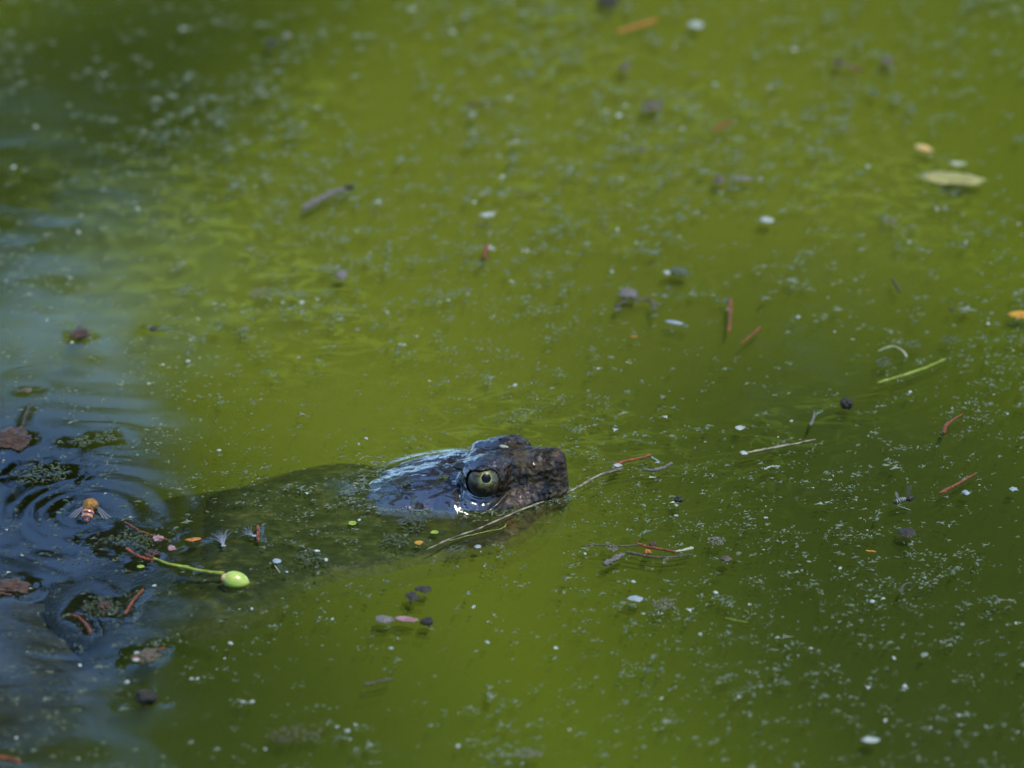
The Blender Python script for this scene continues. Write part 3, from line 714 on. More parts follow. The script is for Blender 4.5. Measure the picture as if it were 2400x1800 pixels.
def turtle_sdf(x, y, z, neck=True):
    """distance in mm; x forward, y left, z up from the water line under the head"""
    ay = np.abs(y)
    xe = x - SHEAR * y
    ze = z + 0.22 * np.maximum(y, 0)          # far brow a little lower
    # skull, falling away to the nape
    yb = y + 0.36 * np.maximum(-12 - x, 0)
    d = ell(x, yb, z - 0.135 * x - 0.02 * y, (-16, -1, -4.8), (59, 29.5, 14))
    d = smin(d, ell(x, np.abs(yb), z - 0.10 * x, (-14, 19, -2.5), (34, 12, 8)), 6)
    # snout: wedge with rounded edges, narrowing to the tip and higher at the nose
    t = np.clip((x - 6) / 44, 0, 1)
    w = 18.5 - 12.0 * t + 0.16 * np.clip(10 - z, -14, 14)
    zt = 18.0 + 6.5 * t
    xm = 50.0 - 0.10 * np.clip(z, 0, 30) - 0.03 * y * y
    r = 5.4
    qx = np.maximum(x - xm, -2 - x) + r; qy = ay - w + r; qz = np.maximum(z - zt + 0.02 * y * y, -9 - z) + r
    db = np.minimum(np.maximum(qx, np.maximum(qy, qz)), 0) + np.sqrt(np.maximum(qx, 0) ** 2 + np.maximum(qy, 0) ** 2 + np.maximum(qz, 0) ** 2) - r
    d = smin(d, db, 5)
    # hollow between brow and snout top
    d = d + 0.9 * np.exp(-((x - 26) / 4.5) ** 2 - (y / 10.0) ** 2 - ((z - 19) / 6.0) ** 2)
    # eye bulges and brows
    bul = ell(xe, ay, ze, (14.6, 15.2, 12.4), (11.6, 10.0, 10.8))
    d = smin(d, bul, 3.0)
    d = smin(d, ell(xe, ay, ze - 0.10 * (x - 12), (11.0, 12.6, 18.8), (14.0, 6.8, 3.2)), 4.5)
    # crease round the orbit, pit before the eye, crease under the nose ridge
    d = d + 1.5 * np.exp(-(np.abs(np.sqrt((xe - 14.6) ** 2 + (z - 12.0) ** 2) - 12.6) / 1.0) ** 2) * np.clip((ay - 11) / 4, 0, 1) * np.clip((19 - z) / 5, 0, 1)
    d = d + 2.8 * np.exp(-(seg_d(xe, ay, z, (28.5, 15.5, 9), (28, 12.5, 16)) / 2.0) ** 2)
    d = d + 2.3 * np.exp(-(seg_d(x, ay, z, (25, 13.8, 15.5), (45, 6.6, 21.5)) / 1.2) ** 2)
    d = d - 0.8 * np.exp(-(seg_d(x, ay, z, (26, 14.2, 18.5), (45, 6.0, 24.0)) / 1.5) ** 2)
    # lower jaw and mouth line
    d = smin(d, ell(x, y, z + 0.06 * x, (9, 0, -9), (37, 23, 12)), 3)
    zm = -2.0 + 0.045 * x
    d = d + 1.5 * np.exp(-((z - zm) / 1.0) ** 2) * np.clip((x - 2) / 8, 0, 1)
    # nostrils
    d = d + 1.6 * np.exp(-(((x - 47.5) / 1.8) ** 2 + ((ay - 2.4) / 1.0) ** 2 + ((z - 21) / 1.2) ** 2))
    # eye holes
    eh = np.sqrt((xe - EYE_C[0]) ** 2 + (ay - EYE_C[1]) ** 2 + (ze - EYE_C[2]) ** 2) - (EYE_R + 0.12)
    d = smax(d, -eh, 0.7)
    # upper and lower lids lap over the eyeball
    ball = eh + 0.12
    lid = smax(ball - 1.0, -(ze - (EYE_C[2] + 7.3 + 0.10 * (xe - EYE_C[0]))), 0.6)
    d = smin(d, lid, 0.8)
    lid = smax(ball - 0.8, ze - (EYE_C[2] - 6.2 - 0.08 * (xe - EYE_C[0])), 0.6)
    d = smin(d, lid, 0.8)
    if not neck: return d
    # thick loose neck, in world directions from the head point, bending to the left and to the near side
    X = CY * x + SY * y; Y = -SY * x + CY * y
    nk = ell(X, Y, z, (-8, -14, -24), (54, 54, 30))
    nk = smin(nk, ell(X, Y, z, (-62, -22, -27), (66, 68, 34)), 14)
    nk = smin(nk, ell(X, Y, z, (-130, -56, -34), (76, 80, 42)), 16)
    nk = smax(nk, z + 2.6 + 0.010 * np.maximum(-40 - X, 0) + 0.30 * np.maximum(-122 - X, 0), 6)
    d = smin(d, nk, 7)
    return d


def surface_nets(f, lo, hi, h):
    ax = [np.arange(lo[i], hi[i] + h, h, dtype=np.float32) for i in range(3)]
    gx, gy, gz = np.meshgrid(*ax, indexing='ij')
    v = f(gx, gy, gz).astype(np.float32)
    n = v.shape
    ins = v < 0
    cnt = np.zeros((n[0] - 1, n[1] - 1, n[2] - 1), np.float32)
    acc = np.zeros((3,) + cnt.shape, np.float32)
    corners = [(a, b, c) for a in (0, 1) for b in (0, 1) for c in (0, 1)]
    sl = lambda c: tuple(slice(c[i], n[i] - 1 + c[i]) for i in range(3))
    for c in corners:
        for k in range(3):
            if c[k] == 0:
                c2 = list(c); c2[k] = 1
                va, vb = v[sl(c)], v[sl(c2)]
                m = (va < 0) != (vb < 0)
                t = np.where(m, va / np.where(m, va - vb, 1), 0)
                cnt += m
                for j in range(3):
                    acc[j] += m * (c[j] + (t if j == k else 0))
    act = cnt > 0
    idx = -np.ones(cnt.shape, np.int64)
    idx[act] = np.arange(act.sum())
    ii = np.argwhere(act)
    P = np.stack([acc[j][act] / cnt[act] for j in range(3)], 1)
    P = np.array(lo) + (ii + P) * h
    Q = []
    for k in range(3):
        a, b = (k + 1) % 3, (k + 2) % 3
        s0 = [slice(None)] * 3; s1 = [slice(None)] * 3
        s0[k] = slice(0, n[k] - 1); s1[k] = slice(1, n[k])
        for q in (a, b):
            s0[q] = slice(1, n[q] - 1); s1[q] = slice(1, n[q] - 1)
        A, B = ins[tuple(s0)], ins[tuple(s1)]
        for flip, m in ((False, A & ~B), (True, ~A & B)):
            e = np.argwhere(m)
            if not len(e): continue
            e = e.copy(); e[:, a] += 1; e[:, b] += 1
            def cell(da, db):
                c = e.copy(); c[:, a] -= da; c[:, b] -= db
                return idx[c[:, 0], c[:, 1], c[:, 2]]
            q = np.stack([cell(1, 1), cell(0, 1), cell(0, 0), cell(1, 0)], 1)
            Q.append(q[:, ::-1] if flip else q)
    return P, np.concatenate(Q)


def turtle_grad(P, e=0.25):
    x, y, z = P[:, 0], P[:, 1], P[:, 2]
    g = np.stack([turtle_sdf(x + e, y, z) - turtle_sdf(x - e, y, z), turtle_sdf(x, y + e, z) - turtle_sdf(x, y - e, z), turtle_sdf(x, y, z + e) - turtle_sdf(x, y, z - e)], 1)
    return g / (np.linalg.norm(g, axis=1)[:, None] + 1e-9)


TP, TQ = surface_nets(turtle_sdf, (-216, -152, -80), (56, 62, 28), 1.1)
for _ in range(2):
    TP = TP - turtle_grad(TP) * turtle_sdf(TP[:, 0], TP[:, 1], TP[:, 2])[:, None]
TN = turtle_grad(TP, 0.8)
x, y, z = TP[:, 0], TP[:, 1], TP[:, 2]
eye_d = np.sqrt((x - SHEAR * y - EYE_C[0]) ** 2 + (np.abs(y) - EYE_C[1]) ** 2 + (z + 0.22 * np.maximum(y, 0) - EYE_C[2]) ** 2)
away = np.clip((eye_d - EYE_R - 0.5) / 1.2, 0, 1)
top = np.clip(TN[:, 2], 0, 1)
# wrinkled crown: long ridges running back from the eyes, pebbly snout top and brows, folds on the neck
wr = 1 - np.abs(fbm(x / 15, y / 5.5, z / 9, 3, 3)) * 2
peb = fbm(x / 2.6, y / 2.6, z / 2.6, 11, 2)
low = fbm(x / 17, y / 11, z / 14, 21, 2)
crown = np.clip((16 - x) / 12, 0, 1) * np.clip((x + 70) / 30, 0, 1)
snt = np.clip((x - 4) / 10, 0, 1) * (z > 7)
neckw = np.clip((-20 - x) / 30, 0, 1)
disp = away * (crown * top * (0.30 * wr + 0.40 * low + 0.22 * peb) + snt * (0.26 + 0.5 * top) * peb + 0.15 * low)
disp += neckw * (0.55 * fbm(x / 18, y / 12, z / 10, 31, 2) + 0.15 * fbm(x / 4, y / 4, z / 4, 41, 2))
TP = TP + TN * disp[:, None]


def head_to_world(v):
    return Vector((HEAD.x + (CY * v[0] + SY * v[1]) * MM, HEAD.y + (-SY * v[0] + CY * v[1]) * MM, v[2] * MM))


def make_skin():
    t = NT("wet_turtle_skin")
    co = t.coords()                       # metres, head frame
    sep = t.n("SeparateXYZ"); t.l(co, sep.inputs[0])
    n1 = t.noise(co, 190, 4, 0.6)
    base = t.ramp(n1, [(0.32, (0.004, 0.003, 0.0016)), (0.46, (0.012, 0.0082, 0.0034)), (0.57, (0.023, 0.0165, 0.0062)), (0.74, (0.042, 0.032, 0.0115))])
    red = t.noise(co, 90, 2)
    base = t.mix(t.maprange(red, 0.52, 0.68, 0, 0.6), base, (0.022, 0.0075, 0.003))
    # short dark dashes down the cheeks
    dash = t.noise(t.mapping(co, scale=(430, 430, 85), rot=(0, 0.35, 0)), 1.0, 1)
    base = t.mix(t.maprange(dash, 0.60, 0.64, 0, 0.95), base, (0.0015, 0.0012, 0.001))
    base = t.mix(t.math('MULTIPLY', t.maprange(sep.outputs[0], 0.041, 0.049, 0, 0.75), t.maprange(sep.outputs[2], 0.006, 0.016, 0.3, 1.0)), base, (0.010, 0.0035, 0.002))
    # darker crown and dark skin round the eyes
    base = t.mix(t.maprange(sep.outputs[0], 0.028, 0.014, 0, 0.85), base, (0.0035, 0.0028, 0.002))
    # moss on neck and nape
    moss = t.ramp(t.noise(t.mapping(co, scale=(1, 1.5, 1)), 130, 5, 0.65), [(0.30, (0.004, 0.006, 0.002)), (0.48, (0.0085, 0.012, 0.0038)), (0.62, (0.018, 0.023, 0.0065)), (0.74, (0.046, 0.046, 0.008))])
    mm = t.math('ADD', t.maprange(sep.outputs[0], -0.020, -0.055, 0, 1), t.math('MULTIPLY', t.maprange(sep.outputs[2], -0.0015, -0.0035, 0, 1), t.maprange(sep.outputs[0], 0.012, -0.010, 0, 1)), True)
    patch = t.noise(co, 110, 3)
    mm = t.math('MAXIMUM', mm, t.math('MULTIPLY', t.maprange(patch, 0.60, 0.68, 0, 0.8), t.maprange(sep.outputs[0], 0.012, -0.004, 0, 1)))
    moss = t.mix(t.maprange(sep.outputs[0], -0.090, -0.138, 0, 0.96), moss, (0.0022, 0.0028, 0.0015))  # rear neck fades to near-black, painted in for the dark of deep water
    col = t.mix(mm, base, moss)
    plates = t.maprange(t.voronoi(t.mapping(co, scale=(0.8, 1.2, 1)), 230, 'DISTANCE_TO_EDGE'), 0.0, 0.10)
    warts = t.maprange(t.voronoi(co, 330, 'SMOOTH_F1'), 0.55, 0.1)
    h = t.math('ADD', t.math('ADD', t.math('ADD', t.noise(co, 600, 4, 0.65), t.math('MULTIPLY', warts, 0.9)), t.math('MULTIPLY', t.voronoi(co, 420, 'SMOOTH_F1'), 0.8)), t.math('MULTIPLY', t.math('MULTIPLY', plates, 0.35), t.maprange(sep.outputs[0], 0.010, -0.002, 0, 1)))
    rest = t.maprange(sep.outputs[0], 0.0, 0.02, 0.26, 1.0)
    nb = t.n("Bump"); t.l(h, nb.inputs["Height"]); nb.inputs["Distance"].default_value = 0.0011
    t.l(t.math('MULTIPLY', rest, 0.9), nb.inputs["Strength"])
    p = t.n("BsdfPrincipled")
    t.l(col, p.inputs["Base Color"]); p.inputs["Roughness"].default_value = 0.42
    t.l(nb.outputs[0], p.inputs["Normal"])
    # only skin in the air carries a wet film
    air = t.maprange(sep.outputs[2], -0.0008, 0.0006, 0, 1)
    film = t.maprange(t.noise(t.mapping(co, scale=(0.8, 1.3, 1)), 95, 4, 0.62, 1.2), 0.43, 0.49, 0.12, 1.0)
    film = t.math('MULTIPLY', film, t.maprange(sep.outputs[0], 0.004, 0.020, 1.0, 0.45))
    t.l(t.math('MULTIPLY', air, film), p.inputs["Coat Weight"]); p.inputs["Coat Roughness"].default_value = 0.09; t.l(t.maprange(sep.outputs[0], 0.004, 0.022, 1.72, 1.34), p.inputs["Coat IOR"]); p.inputs["Specular IOR Level"].default_value = 0.04
    nb2 = t.n("Bump"); t.l(h, nb2.inputs["Height"]); nb2.inputs["Distance"].default_value = 0.0008; t.l(t.math('MULTIPLY', rest, 0.7), nb2.inputs["Strength"])
    t.l(nb2.outputs[0], p.inputs["Coat Normal"])
    return t.done(p.outputs[0])


M_SKIN = make_skin()
turtle = empty("snapping_turtle", HEAD, -YAW)
tag(turtle, "dark wet snapping turtle lifting its head out of green water, neck submerged", "turtle")
body = np_mesh("body", TP * MM, TQ, M_SKIN, turtle)


def make_eye_mat():
    t = NT("turtle_eye")
    co = t.coords()
    n = t.noise(co, 520, 4, 0.7)
    col = t.ramp(n, [(0.36, (0.003, 0.0025, 0.0015)), (0.5, (0.015, 0.012, 0.005)), (0.64, (0.036, 0.032, 0.012)), (0.8, (0.06, 0.055, 0.022))])
    se = t.n("SeparateXYZ"); t.l(co, se.inputs[0])
    rr = t.math('SQRT', t.math('ADD', t.math('MULTIPLY', se.outputs[0], se.outputs[0]), t.math('MULTIPLY', se.outputs[1], se.outputs[1])))
    col = t.mix(t.math('MULTIPLY', t.maprange(rr, 0.0026, 0.0050, 1.0, 0.0), t.maprange(n, 0.35, 0.6, 0.35, 0.9)), col, (0.062, 0.062, 0.016))
    col = t.mix(t.maprange(rr, 0.0052, 0.0075, 0.0, 0.75), col, (0.006, 0.0045, 0.0025))
    return t.done(t.principled(col, 0.3, 0.9, None, spec=0.1, coat_rough=0.015))


M_EYE = make_eye_mat()
tp = NT("pupil_black"); M_PUPIL = tp.done(tp.principled((0.0008, 0.0008, 0.0008), 0.3, 0.0, spec=0.15))
ti = NT("iris_ring_yellow"); M_RING = ti.done(ti.principled(ti.mix(ti.maprange(ti.noise(ti.coords(), 900, 3), 0.35, 0.65), (0.16, 0.17, 0.05), (0.05, 0.05, 0.015)), 0.3, 0.5, spec=0.1, coat_rough=0.02))


def cap_mesh(R, r_in, r_out, n=36, rings=5):
    """spherical cap or ring about +Z on a sphere of radius R"""
    V, F = [], []
    for k in range(rings + 1):
        rr = r_in + (r_out - r_in) * k / rings
        for i in range(n):
            a = 2 * math.pi * i / n
            V.append((rr * math.cos(a), rr * math.sin(a), math.sqrt(R * R - rr * rr)))
    for k in range(rings):
        for i in range(n):
            j = (i + 1) % n
            F.append((k * n + i, (k + 1) * n + i, (k + 1) * n + j, k * n + j))
    if r_in < 1e-5:
        pass
    return V, F


for sgn in (-1, 1):
    g = Vector((0.13, -0.80, 0.58)) if sgn < 0 else Vector((0.25, 0.86, 0.42))
    g_local = Vector((CY * g.x - SY * g.y, SY * g.x + CY * g.y, g.z)).normalized()
    v, f = ellipsoid((EYE_R * MM,) * 3, 40, 26)
    e = mesh_obj("eye", v, f, M_EYE, turtle, ((EYE_C[0] + SHEAR * sgn * EYE_C[1]) * MM, sgn * EYE_C[1] * MM, (EYE_C[2] - (4.6 if sgn > 0 else 0.0)) * MM))
    e.rotation_euler = g_local.to_track_quat('Z', 'Y').to_euler()
    v, f = cap_mesh((EYE_R + 0.03) * MM, 0.00001, 2.45 * MM)
    mesh_obj("pupil", v, f, M_PUPIL, e)
    v, f = cap_mesh((EYE_R + 0.03) * MM, 2.45 * MM, 2.70 * MM, 36, 3)
    mesh_obj("iris_ring", v, f, M_RING, e)

# shell: low dome with three keels, under the surface to the left
cv, cf = [], []
NU, NV = 72, 30
for j in range(NV + 1):
    ph = (j / NV) * math.pi / 2
    for i in range(NU):
        a = 2 * math.pi * i / NU
        cx, cy_ = math.cos(a) * math.cos(ph), math.sin(a) * math.cos(ph)
        keel = 3.5 * (math.exp(-(cy_ / 0.07) ** 2) + 0.8 * math.exp(-((abs(cy_) - 0.45) / 0.07) ** 2)) * math.sin(ph)
        gro = -1.5 * (abs(math.sin(cx * 9)) < 0.12)
        zz = 62 * math.sin(ph) + keel + gro
        lx, ly = cx * 185, cy_ * 150
        ca, sa = math.cos(math.radians(32)), math.sin(math.radians(32))
        wx, wy = -292 + ca * lx - sa * ly, -158 + sa * lx + ca * ly
        cv.append(((CY * wx - SY * wy) * MM, (SY * wx + CY * wy) * MM, (-84 + zz) * MM))
for j in range(NV):
    for i in range(NU):
        i2 = (i + 1) % NU
        cf.append((j * NU + i, j * NU + i2, (j + 1) * NU + i2, (j + 1) * NU + i))
M_SHELL = simple_mat("algae_grown_shell", (0.008, 0.011, 0.006), (0.018, 0.022, 0.010), 120, 1.0, 0.0, 0.6, 0.002)
mesh_obj("shell", cv, cf, M_SHELL, turtle)

# ------------------------------------------------------------------ pond surface with real ripples
RES = 0.0017
GX = np.arange(-0.66, 0.66 + RES, RES)
GY = np.arange(-0.66, 0.96 + RES, RES)
wx, wy = np.meshgrid(GX, GY, indexing='ij')
wz = np.zeros_like(wx)
# wind-drifted wavelets, stronger in the far middle, almost none near the camera
env = np.clip((wy + 0.05) / 0.45, 0.12, 1.0) * (0.55 + 0.45 * vnoise(wx * 4, wy * 3, 0, 5))
env = env * np.clip((wx + 0.30) / 0.22, 0.35, 1.0)
wz += env * 0.17 * MM * fbm(wx / 0.018, wy / 0.012, 0, 51, 2)
wz += env * 0.022 * MM * fbm(wx / 0.006, wy / 0.005, 0, 55, 2)
wz += 0.16 * MM * fbm(wx / 0.07, wy / 0.05, 0, 61, 2)
for (c, A, L, reach) in RINGS:
    d = np.sqrt((wx - c[0]) ** 2 + ((wy - c[1])) ** 2)
    wob = np.clip(0.65 + 1.0 * vnoise(wx / 0.04, wy / 0.04, 0, 71), 0, 1.8) * np.clip(1.15 - (wx - c[0]) / 0.05, 0.25, 1.2)
    d = d * (1 + 0.10 * vnoise(wx / 0.05, wy / 0.05, 0, 73))
    wz += A * np.sin(d / L * 2 * math.pi) * np.exp(-d / reach) * np.clip(d / 0.006, 0, 1) * wob
for pts, amp, reach in MENISCI:
    x0 = min(p.x for p in pts) - 0.03; x1 = max(p.x for p in pts) + 0.03
    y0 = min(p.y for p in pts) - 0.03; y1 = max(p.y for p in pts) + 0.03
    i0, i1 = np.searchsorted(GX, (x0, x1)); j0, j1 = np.searchsorted(GY, (y0, y1))
    if i1 <= i0 or j1 <= j0: continue
    sx, sy = wx[i0:i1, j0:j1], wy[i0:i1, j0:j1]
    d = np.full(sx.shape, 1.0)
    for a, b in zip(pts[:-1], pts[1:]):
        ex, ey = b.x - a.x, b.y - a.y
        t = np.clip(((sx - a.x) * ex + (sy - a.y) * ey) / max(ex * ex + ey * ey, 1e-12), 0, 1)
        d = np.minimum(d, np.hypot(sx - a.x - t * ex, sy - a.y - t * ey))
    d = d * (1 + 0.45 * vnoise(sx / 0.007, sy / 0.007, 0, 91) + 0.2 * vnoise(sx / 0.003, sy / 0.003, 0, 93))
    wz[i0:i1, j0:j1] += -amp * np.exp(-(d / reach) ** 2)
# the water climbs a little where it meets the head
bvh = BVHTree.FromPolygons([tuple(v) for v in TP * MM], [tuple(q) for q in TQ.tolist()])
hx, hy = (wx - HEAD.x) / MM, (wy - HEAD.y) / MM
hd = np.maximum(turtle_sdf(CY * hx - SY * hy, SY * hx + CY * hy, np.zeros_like(hx), False), -4.0)
wz += 1.2 * MM * np.exp(-np.abs(hd) / 2.2) - 0.25 * MM * np.exp(-((hd - 9) / 3.5) ** 2)
nx, ny = wx.shape
WV = np.stack([wx, wy, wz], -1).reshape(-1, 3)
ids = np.arange(nx * ny).reshape(nx, ny)
WF = np.stack([ids[:-1, :-1], ids[1:, :-1], ids[1:, 1:], ids[:-1, 1:]], -1).reshape(-1, 4)
# plain outer water joined on as a frame of large quads
fx0, fx1, fy0, fy1 = GX[0], GX[-1], GY[0], GY[-1]
ov = [(-16, -8, 0), (fx0, -8, 0), (fx1, -8, 0), (16, -8, 0), (-16, fy0, 0), (fx0, fy0, 0), (fx1, fy0, 0), (16, fy0, 0),
      (-16, fy1, 0), (fx0, fy1, 0), (fx1, fy1, 0), (16, fy1, 0), (-16, 12, 0), (fx0, 12, 0), (fx1, 12, 0), (16, 12, 0)]
of = [(r * 4 + c, r * 4 + c + 1, (r + 1) * 4 + c + 1, (r + 1) * 4 + c) for r in range(3) for c in range(3) if not (r == 1 and c == 1)]
edge = np.minimum(np.minimum(wx - fx0, fx1 - wx), np.minimum(wy - fy0, fy1 - wy)).reshape(-1)
WV[:, 2] *= np.clip(edge / 0.05, 0, 1)
WV2 = np.concatenate([WV, np.array(ov)]); WF2 = np.concatenate([WF, np.array(of) + len(WV)])
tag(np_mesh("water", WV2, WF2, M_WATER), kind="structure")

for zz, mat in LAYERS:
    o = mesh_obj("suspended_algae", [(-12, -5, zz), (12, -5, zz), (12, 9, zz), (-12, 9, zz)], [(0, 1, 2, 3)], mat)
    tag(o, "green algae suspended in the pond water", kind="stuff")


def surf_z(x, y):
    i = int(round((x - GX[0]) / RES)); j = int(round((y - GY[0]) / RES))
    if 0 <= i < nx and 0 <= j < ny: return float(WV[i * ny + j, 2])
    return 0.0


# ------------------------------------------------------------------ floating stems, lumps, flakes, seeds
for (name, label, cat, group, mat, pts, rad, zz) in STEMS:
    P = [at(*p) for p in pts]
    c = P[len(P) // 2].copy()
    P = smooth_line([Vector((p.x - c.x, p.y - c.y, (zz * 0.55 + rnd.uniform(-0.25, 0.15)) * MM)) for p in P], 10 + 3 * len(pts))
    if cat == "needle": P = smooth_line(P, 34)
    n = len(P)
    P = [p + Vector((rnd.uniform(-1, 1), rnd.uniform(-1, 1), rnd.uniform(-1, 1))) * (0.13 * MM) for p in P]
    R = [(rad[0] + (rad[1] - rad[0]) * i / (n - 1)) * MM * (0.5 if i in (0, n - 1) else 1) * rnd.uniform(0.62, 1.2) for i in range(n)]
    V, F = tube(P, R, 8, 0.12, 0.8)
    o = mesh_obj(name, V, F, mat, None, c)
    tag(o, label, cat, group)

def crumb_heap(r, seed):
    """loose heap of bent scraps and threads within an ellipse, mm"""
    q = random.Random(seed)
    V, F = [], []
    for i in range(int(26 + r[0] * r[1] * 0.9)):
        while True:
            u, v = q.uniform(-1, 1), q.uniform(-1, 1)
            if u * u + v * v < q.uniform(0.35, 1.0): break
        c = Vector((u * r[0], v * r[1], q.uniform(0.0, 0.5) * r[2] * (1 - u * u - v * v) + 0.35)) * MM
        L, W = q.uniform(0.8, 2.6) * MM, q.uniform(0.25, 0.9) * MM
        a = q.uniform(0, math.pi); ca, sa = math.cos(a), math.sin(a)
        tilt = q.gauss(0, 0.25); k = len(V)
        for (e, w_, dz) in ((-1, 0.5, 0.0), (-1, -0.5, 0.0), (0, 1.0, 0.25), (0, -1.0, 0.25), (1, 0.4, -0.1), (1, -0.4, -0.1)):
            ex, ey = e * L / 2, w_ * W / 2
            V.append(c + Vector((ex * ca - ey * sa, ex * sa + ey * ca, dz * L * 0.5 + ex * tilt)))
        F += [(k, k + 1, k + 3, k + 2), (k + 2, k + 3, k + 5, k + 4)]
    return V, F


for k, (name, label, cat, group, mat, px, py, r, zz, lump, turn) in enumerate(LUMPS):
    c = at(px, py)
    c.z = zz * MM
    if name == "weed_or_reflection":  # heaps in the dimples stand in for dark reflections on the water
        V, F = crumb_heap(r, k)
        o = mesh_obj(name, V, F, mat, None, c, smooth=False)
        o.rotation_euler = (0, 0, math.radians(turn))
        tag(o, label, cat, group)
        continue
    if name == "leaf_crumb" and r[2] <= 1.25:
        V, F = flake(ragged_outline(r[0] * MM, r[1] * MM, 18, 0.30, k), 0.45 * MM, 0.3 * r[2] * MM, 0.1 * MM, 4)
        o = mesh_obj(name, V, F, mat, None, Vector((c.x, c.y, 0.15 * MM)))
        o.rotation_euler = (0.05, -0.04, math.radians(turn))
        tag(o, label, cat, group)
        continue
    V, F = ellipsoid([q * MM * (0.5 if (name == "leaf_crumb" and ax_ == 2) else 1) for ax_, q in enumerate(r)], 40 if max(r) > 6 else 30, 18, lump * 1.9, k + 1, 3.0 if max(r) > 6 else 2.2)
    o = mesh_obj(name, V, F, mat, None, c)
    o.rotation_euler = (0, 0, math.radians(turn))
    tag(o, label, cat, group)

for k, (name, label, cat, group, mat, px, py, L, W, turn, rough, dome) in enumerate(FLAKES):
    c = at(px, py)
    c.z = 0.25 * MM
    if rough < 0.13: out = leaf_outline(L * MM, W * MM, 24, 1.25, rough, k)
    else: out = ragged_outline(L / 2 * MM, W / 2 * MM, 10 if L < 20 else 26, rough, k)
    V, F = flake(out, 0.35 * MM, dome * MM, 0.15 * dome * MM)
    o = mesh_obj(name, V, F, mat, None, c)
    o.rotation_euler = (rnd.uniform(-0.06, 0.06), rnd.uniform(-0.06, 0.06), math.radians(turn))
    tag(o, label, cat, group)

ORD = ["first", "second", "third", "fourth", "fifth", "sixth", "seventh", "eighth", "ninth", "tenth", "eleventh", "twelfth", "thirteenth", "fourteenth", "fifteenth"]
SEED_LABEL = {}
for ri, rn in enumerate(("upper", "middle", "lower")):
    for ci, cn in enumerate(("left", "centre", "right")):
        cell = sorted(p for p in SEEDS if int(p[0] // 800.01) == ci and int(p[1] // 600.01) == ri)
        for q, p in enumerate(cell):
            SEED_LABEL[p] = "tiny pale oval seed, %s from the left in the %s %s of the pond" % (ORD[q], rn, cn)
seed_mesh = None
for k, (px, py) in enumerate(SEEDS):
    c = at(px, py)
    c.z = 0.3 * MM
    s = rnd.uniform(0.7, 1.2)
    if seed_mesh is None:
        V, F = ellipsoid((1.25 * MM, 0.9 * MM, 0.6 * MM), 14, 9, 0.05, 3)
        o = mesh_obj("pale_seed", V, F, M_WHITE, None, c); seed_mesh = o.data
    else:
        o = bpy.data.objects.new("pale_seed", seed_mesh); COL.objects.link(o); o.location = c
    o.scale = (s, s * rnd.uniform(0.8, 1.2), s)
    o.rotation_euler = (rnd.uniform(-0.3, 0.3), rnd.uniform(-0.3, 0.3), rnd.uniform(0, 3.14))
    tag(o, SEED_LABEL[(px, py)], "seed", "pale seeds scattered over the pond")

# ------------------------------------------------------------------ green acorn on its stalk
ac = at(553, 1366)
acorn = empty("green_acorn", ac)
tag(acorn, "bright green unripe acorn floating at the end of its long stalk", "acorn")


def acorn_shape(A):
    q = A.copy()
    s = np.sqrt(np.clip(1 - q[:, 0] ** 2, 0, 1))
    q[:, 0] = q[:, 0] + 0.10 * np.exp(-(s / 0.18) ** 2) * np.sign(q[:, 0])
    q[:, 1:] *= (1.0 - 0.10 * q[:, 0:1])
    return q


t = NT("green_acorn_skin")
co = t.coords()
sp = t.n("SeparateXYZ"); t.l(co, sp.inputs[0])
gcol = t.mix(t.maprange(t.noise(t.mapping(co, scale=(60, 420, 420)), 1.0, 3), 0.35, 0.65), (0.10, 0.135, 0.012), (0.15, 0.18, 0.026))
gcol = t.mix(t.maprange(sp.outputs[0], -0.0035, -0.0062, 0, 0.8), gcol, (0.15, 0.11, 0.02))
gcol = t.mix(t.maprange(t.noise(co, 520, 4, 0.6), 0.60, 0.70, 0, 0.6), gcol, (0.05, 0.06, 0.012))
M_ACORN = t.done(t.principled(gcol, 0.36, 0.4, t.bump(t.noise(t.mapping(co, scale=(200, 900, 900)), 1.0, 2), 0.15, 0.0003), sss=0.15))
V, F = ellipsoid((6.3 * MM, 4.6 * MM, 4.6 * MM), 32, 22, 0.0, 0, 1, acorn_shape)
nut = mesh_obj("nut", V, F, M_ACORN, acorn, (0, 0, 1.1 * MM))
nut.rotation_euler = (0, math.radians(4), math.radians(-8))
sp_px = [(524, 1355), (500, 1350), (465, 1343), (425, 1333), (395, 1326), (372, 1316), (360, 1310)]
sp_z = [2.4, 2.0, 1.6, 1.3, 1.0, 0.8, 0.5]
P = smooth_line([Vector((at(*p).x - ac.x, at(*p).y - ac.y, q * MM)) for p, q in zip(sp_px, sp_z)], 26)
P = [p + Vector((rnd.uniform(-1, 1), rnd.uniform(-1, 1), rnd.uniform(-1, 1))) * (0.15 * MM) for p in P]
V, F = tube(P, [(0.85 - 0.25 * i / 25 + (0.35 if i < 2 else 0)) * MM for i in range(26)], 10, 0.12)
stalk = mesh_obj("stalk", V, F, M_GREENSTEM, acorn)
V, F = tube([Vector((-6.9 * MM, 1.1 * MM, 2.3 * MM)), Vector((-6.2 * MM, 0.95 * MM, 2.2 * MM)), Vector((-5.2 * MM, 0.8 * MM, 2.1 * MM))], [1.1 * MM, 1.9 * MM, 2.3 * MM], 14, 0.15)
mesh_obj("cup_rim", V, F, M_CREAM, acorn)
V, F = flake(ragged_outline(1.6 * MM, 1.2 * MM, 9, 0.3, 4), 0.3 * MM, 0.4 * MM)
pb = at(422, 1333)
mesh_obj("bract", V, F, M_LIME, acorn, (pb.x - ac.x, pb.y - ac.y, 1.6 * MM))

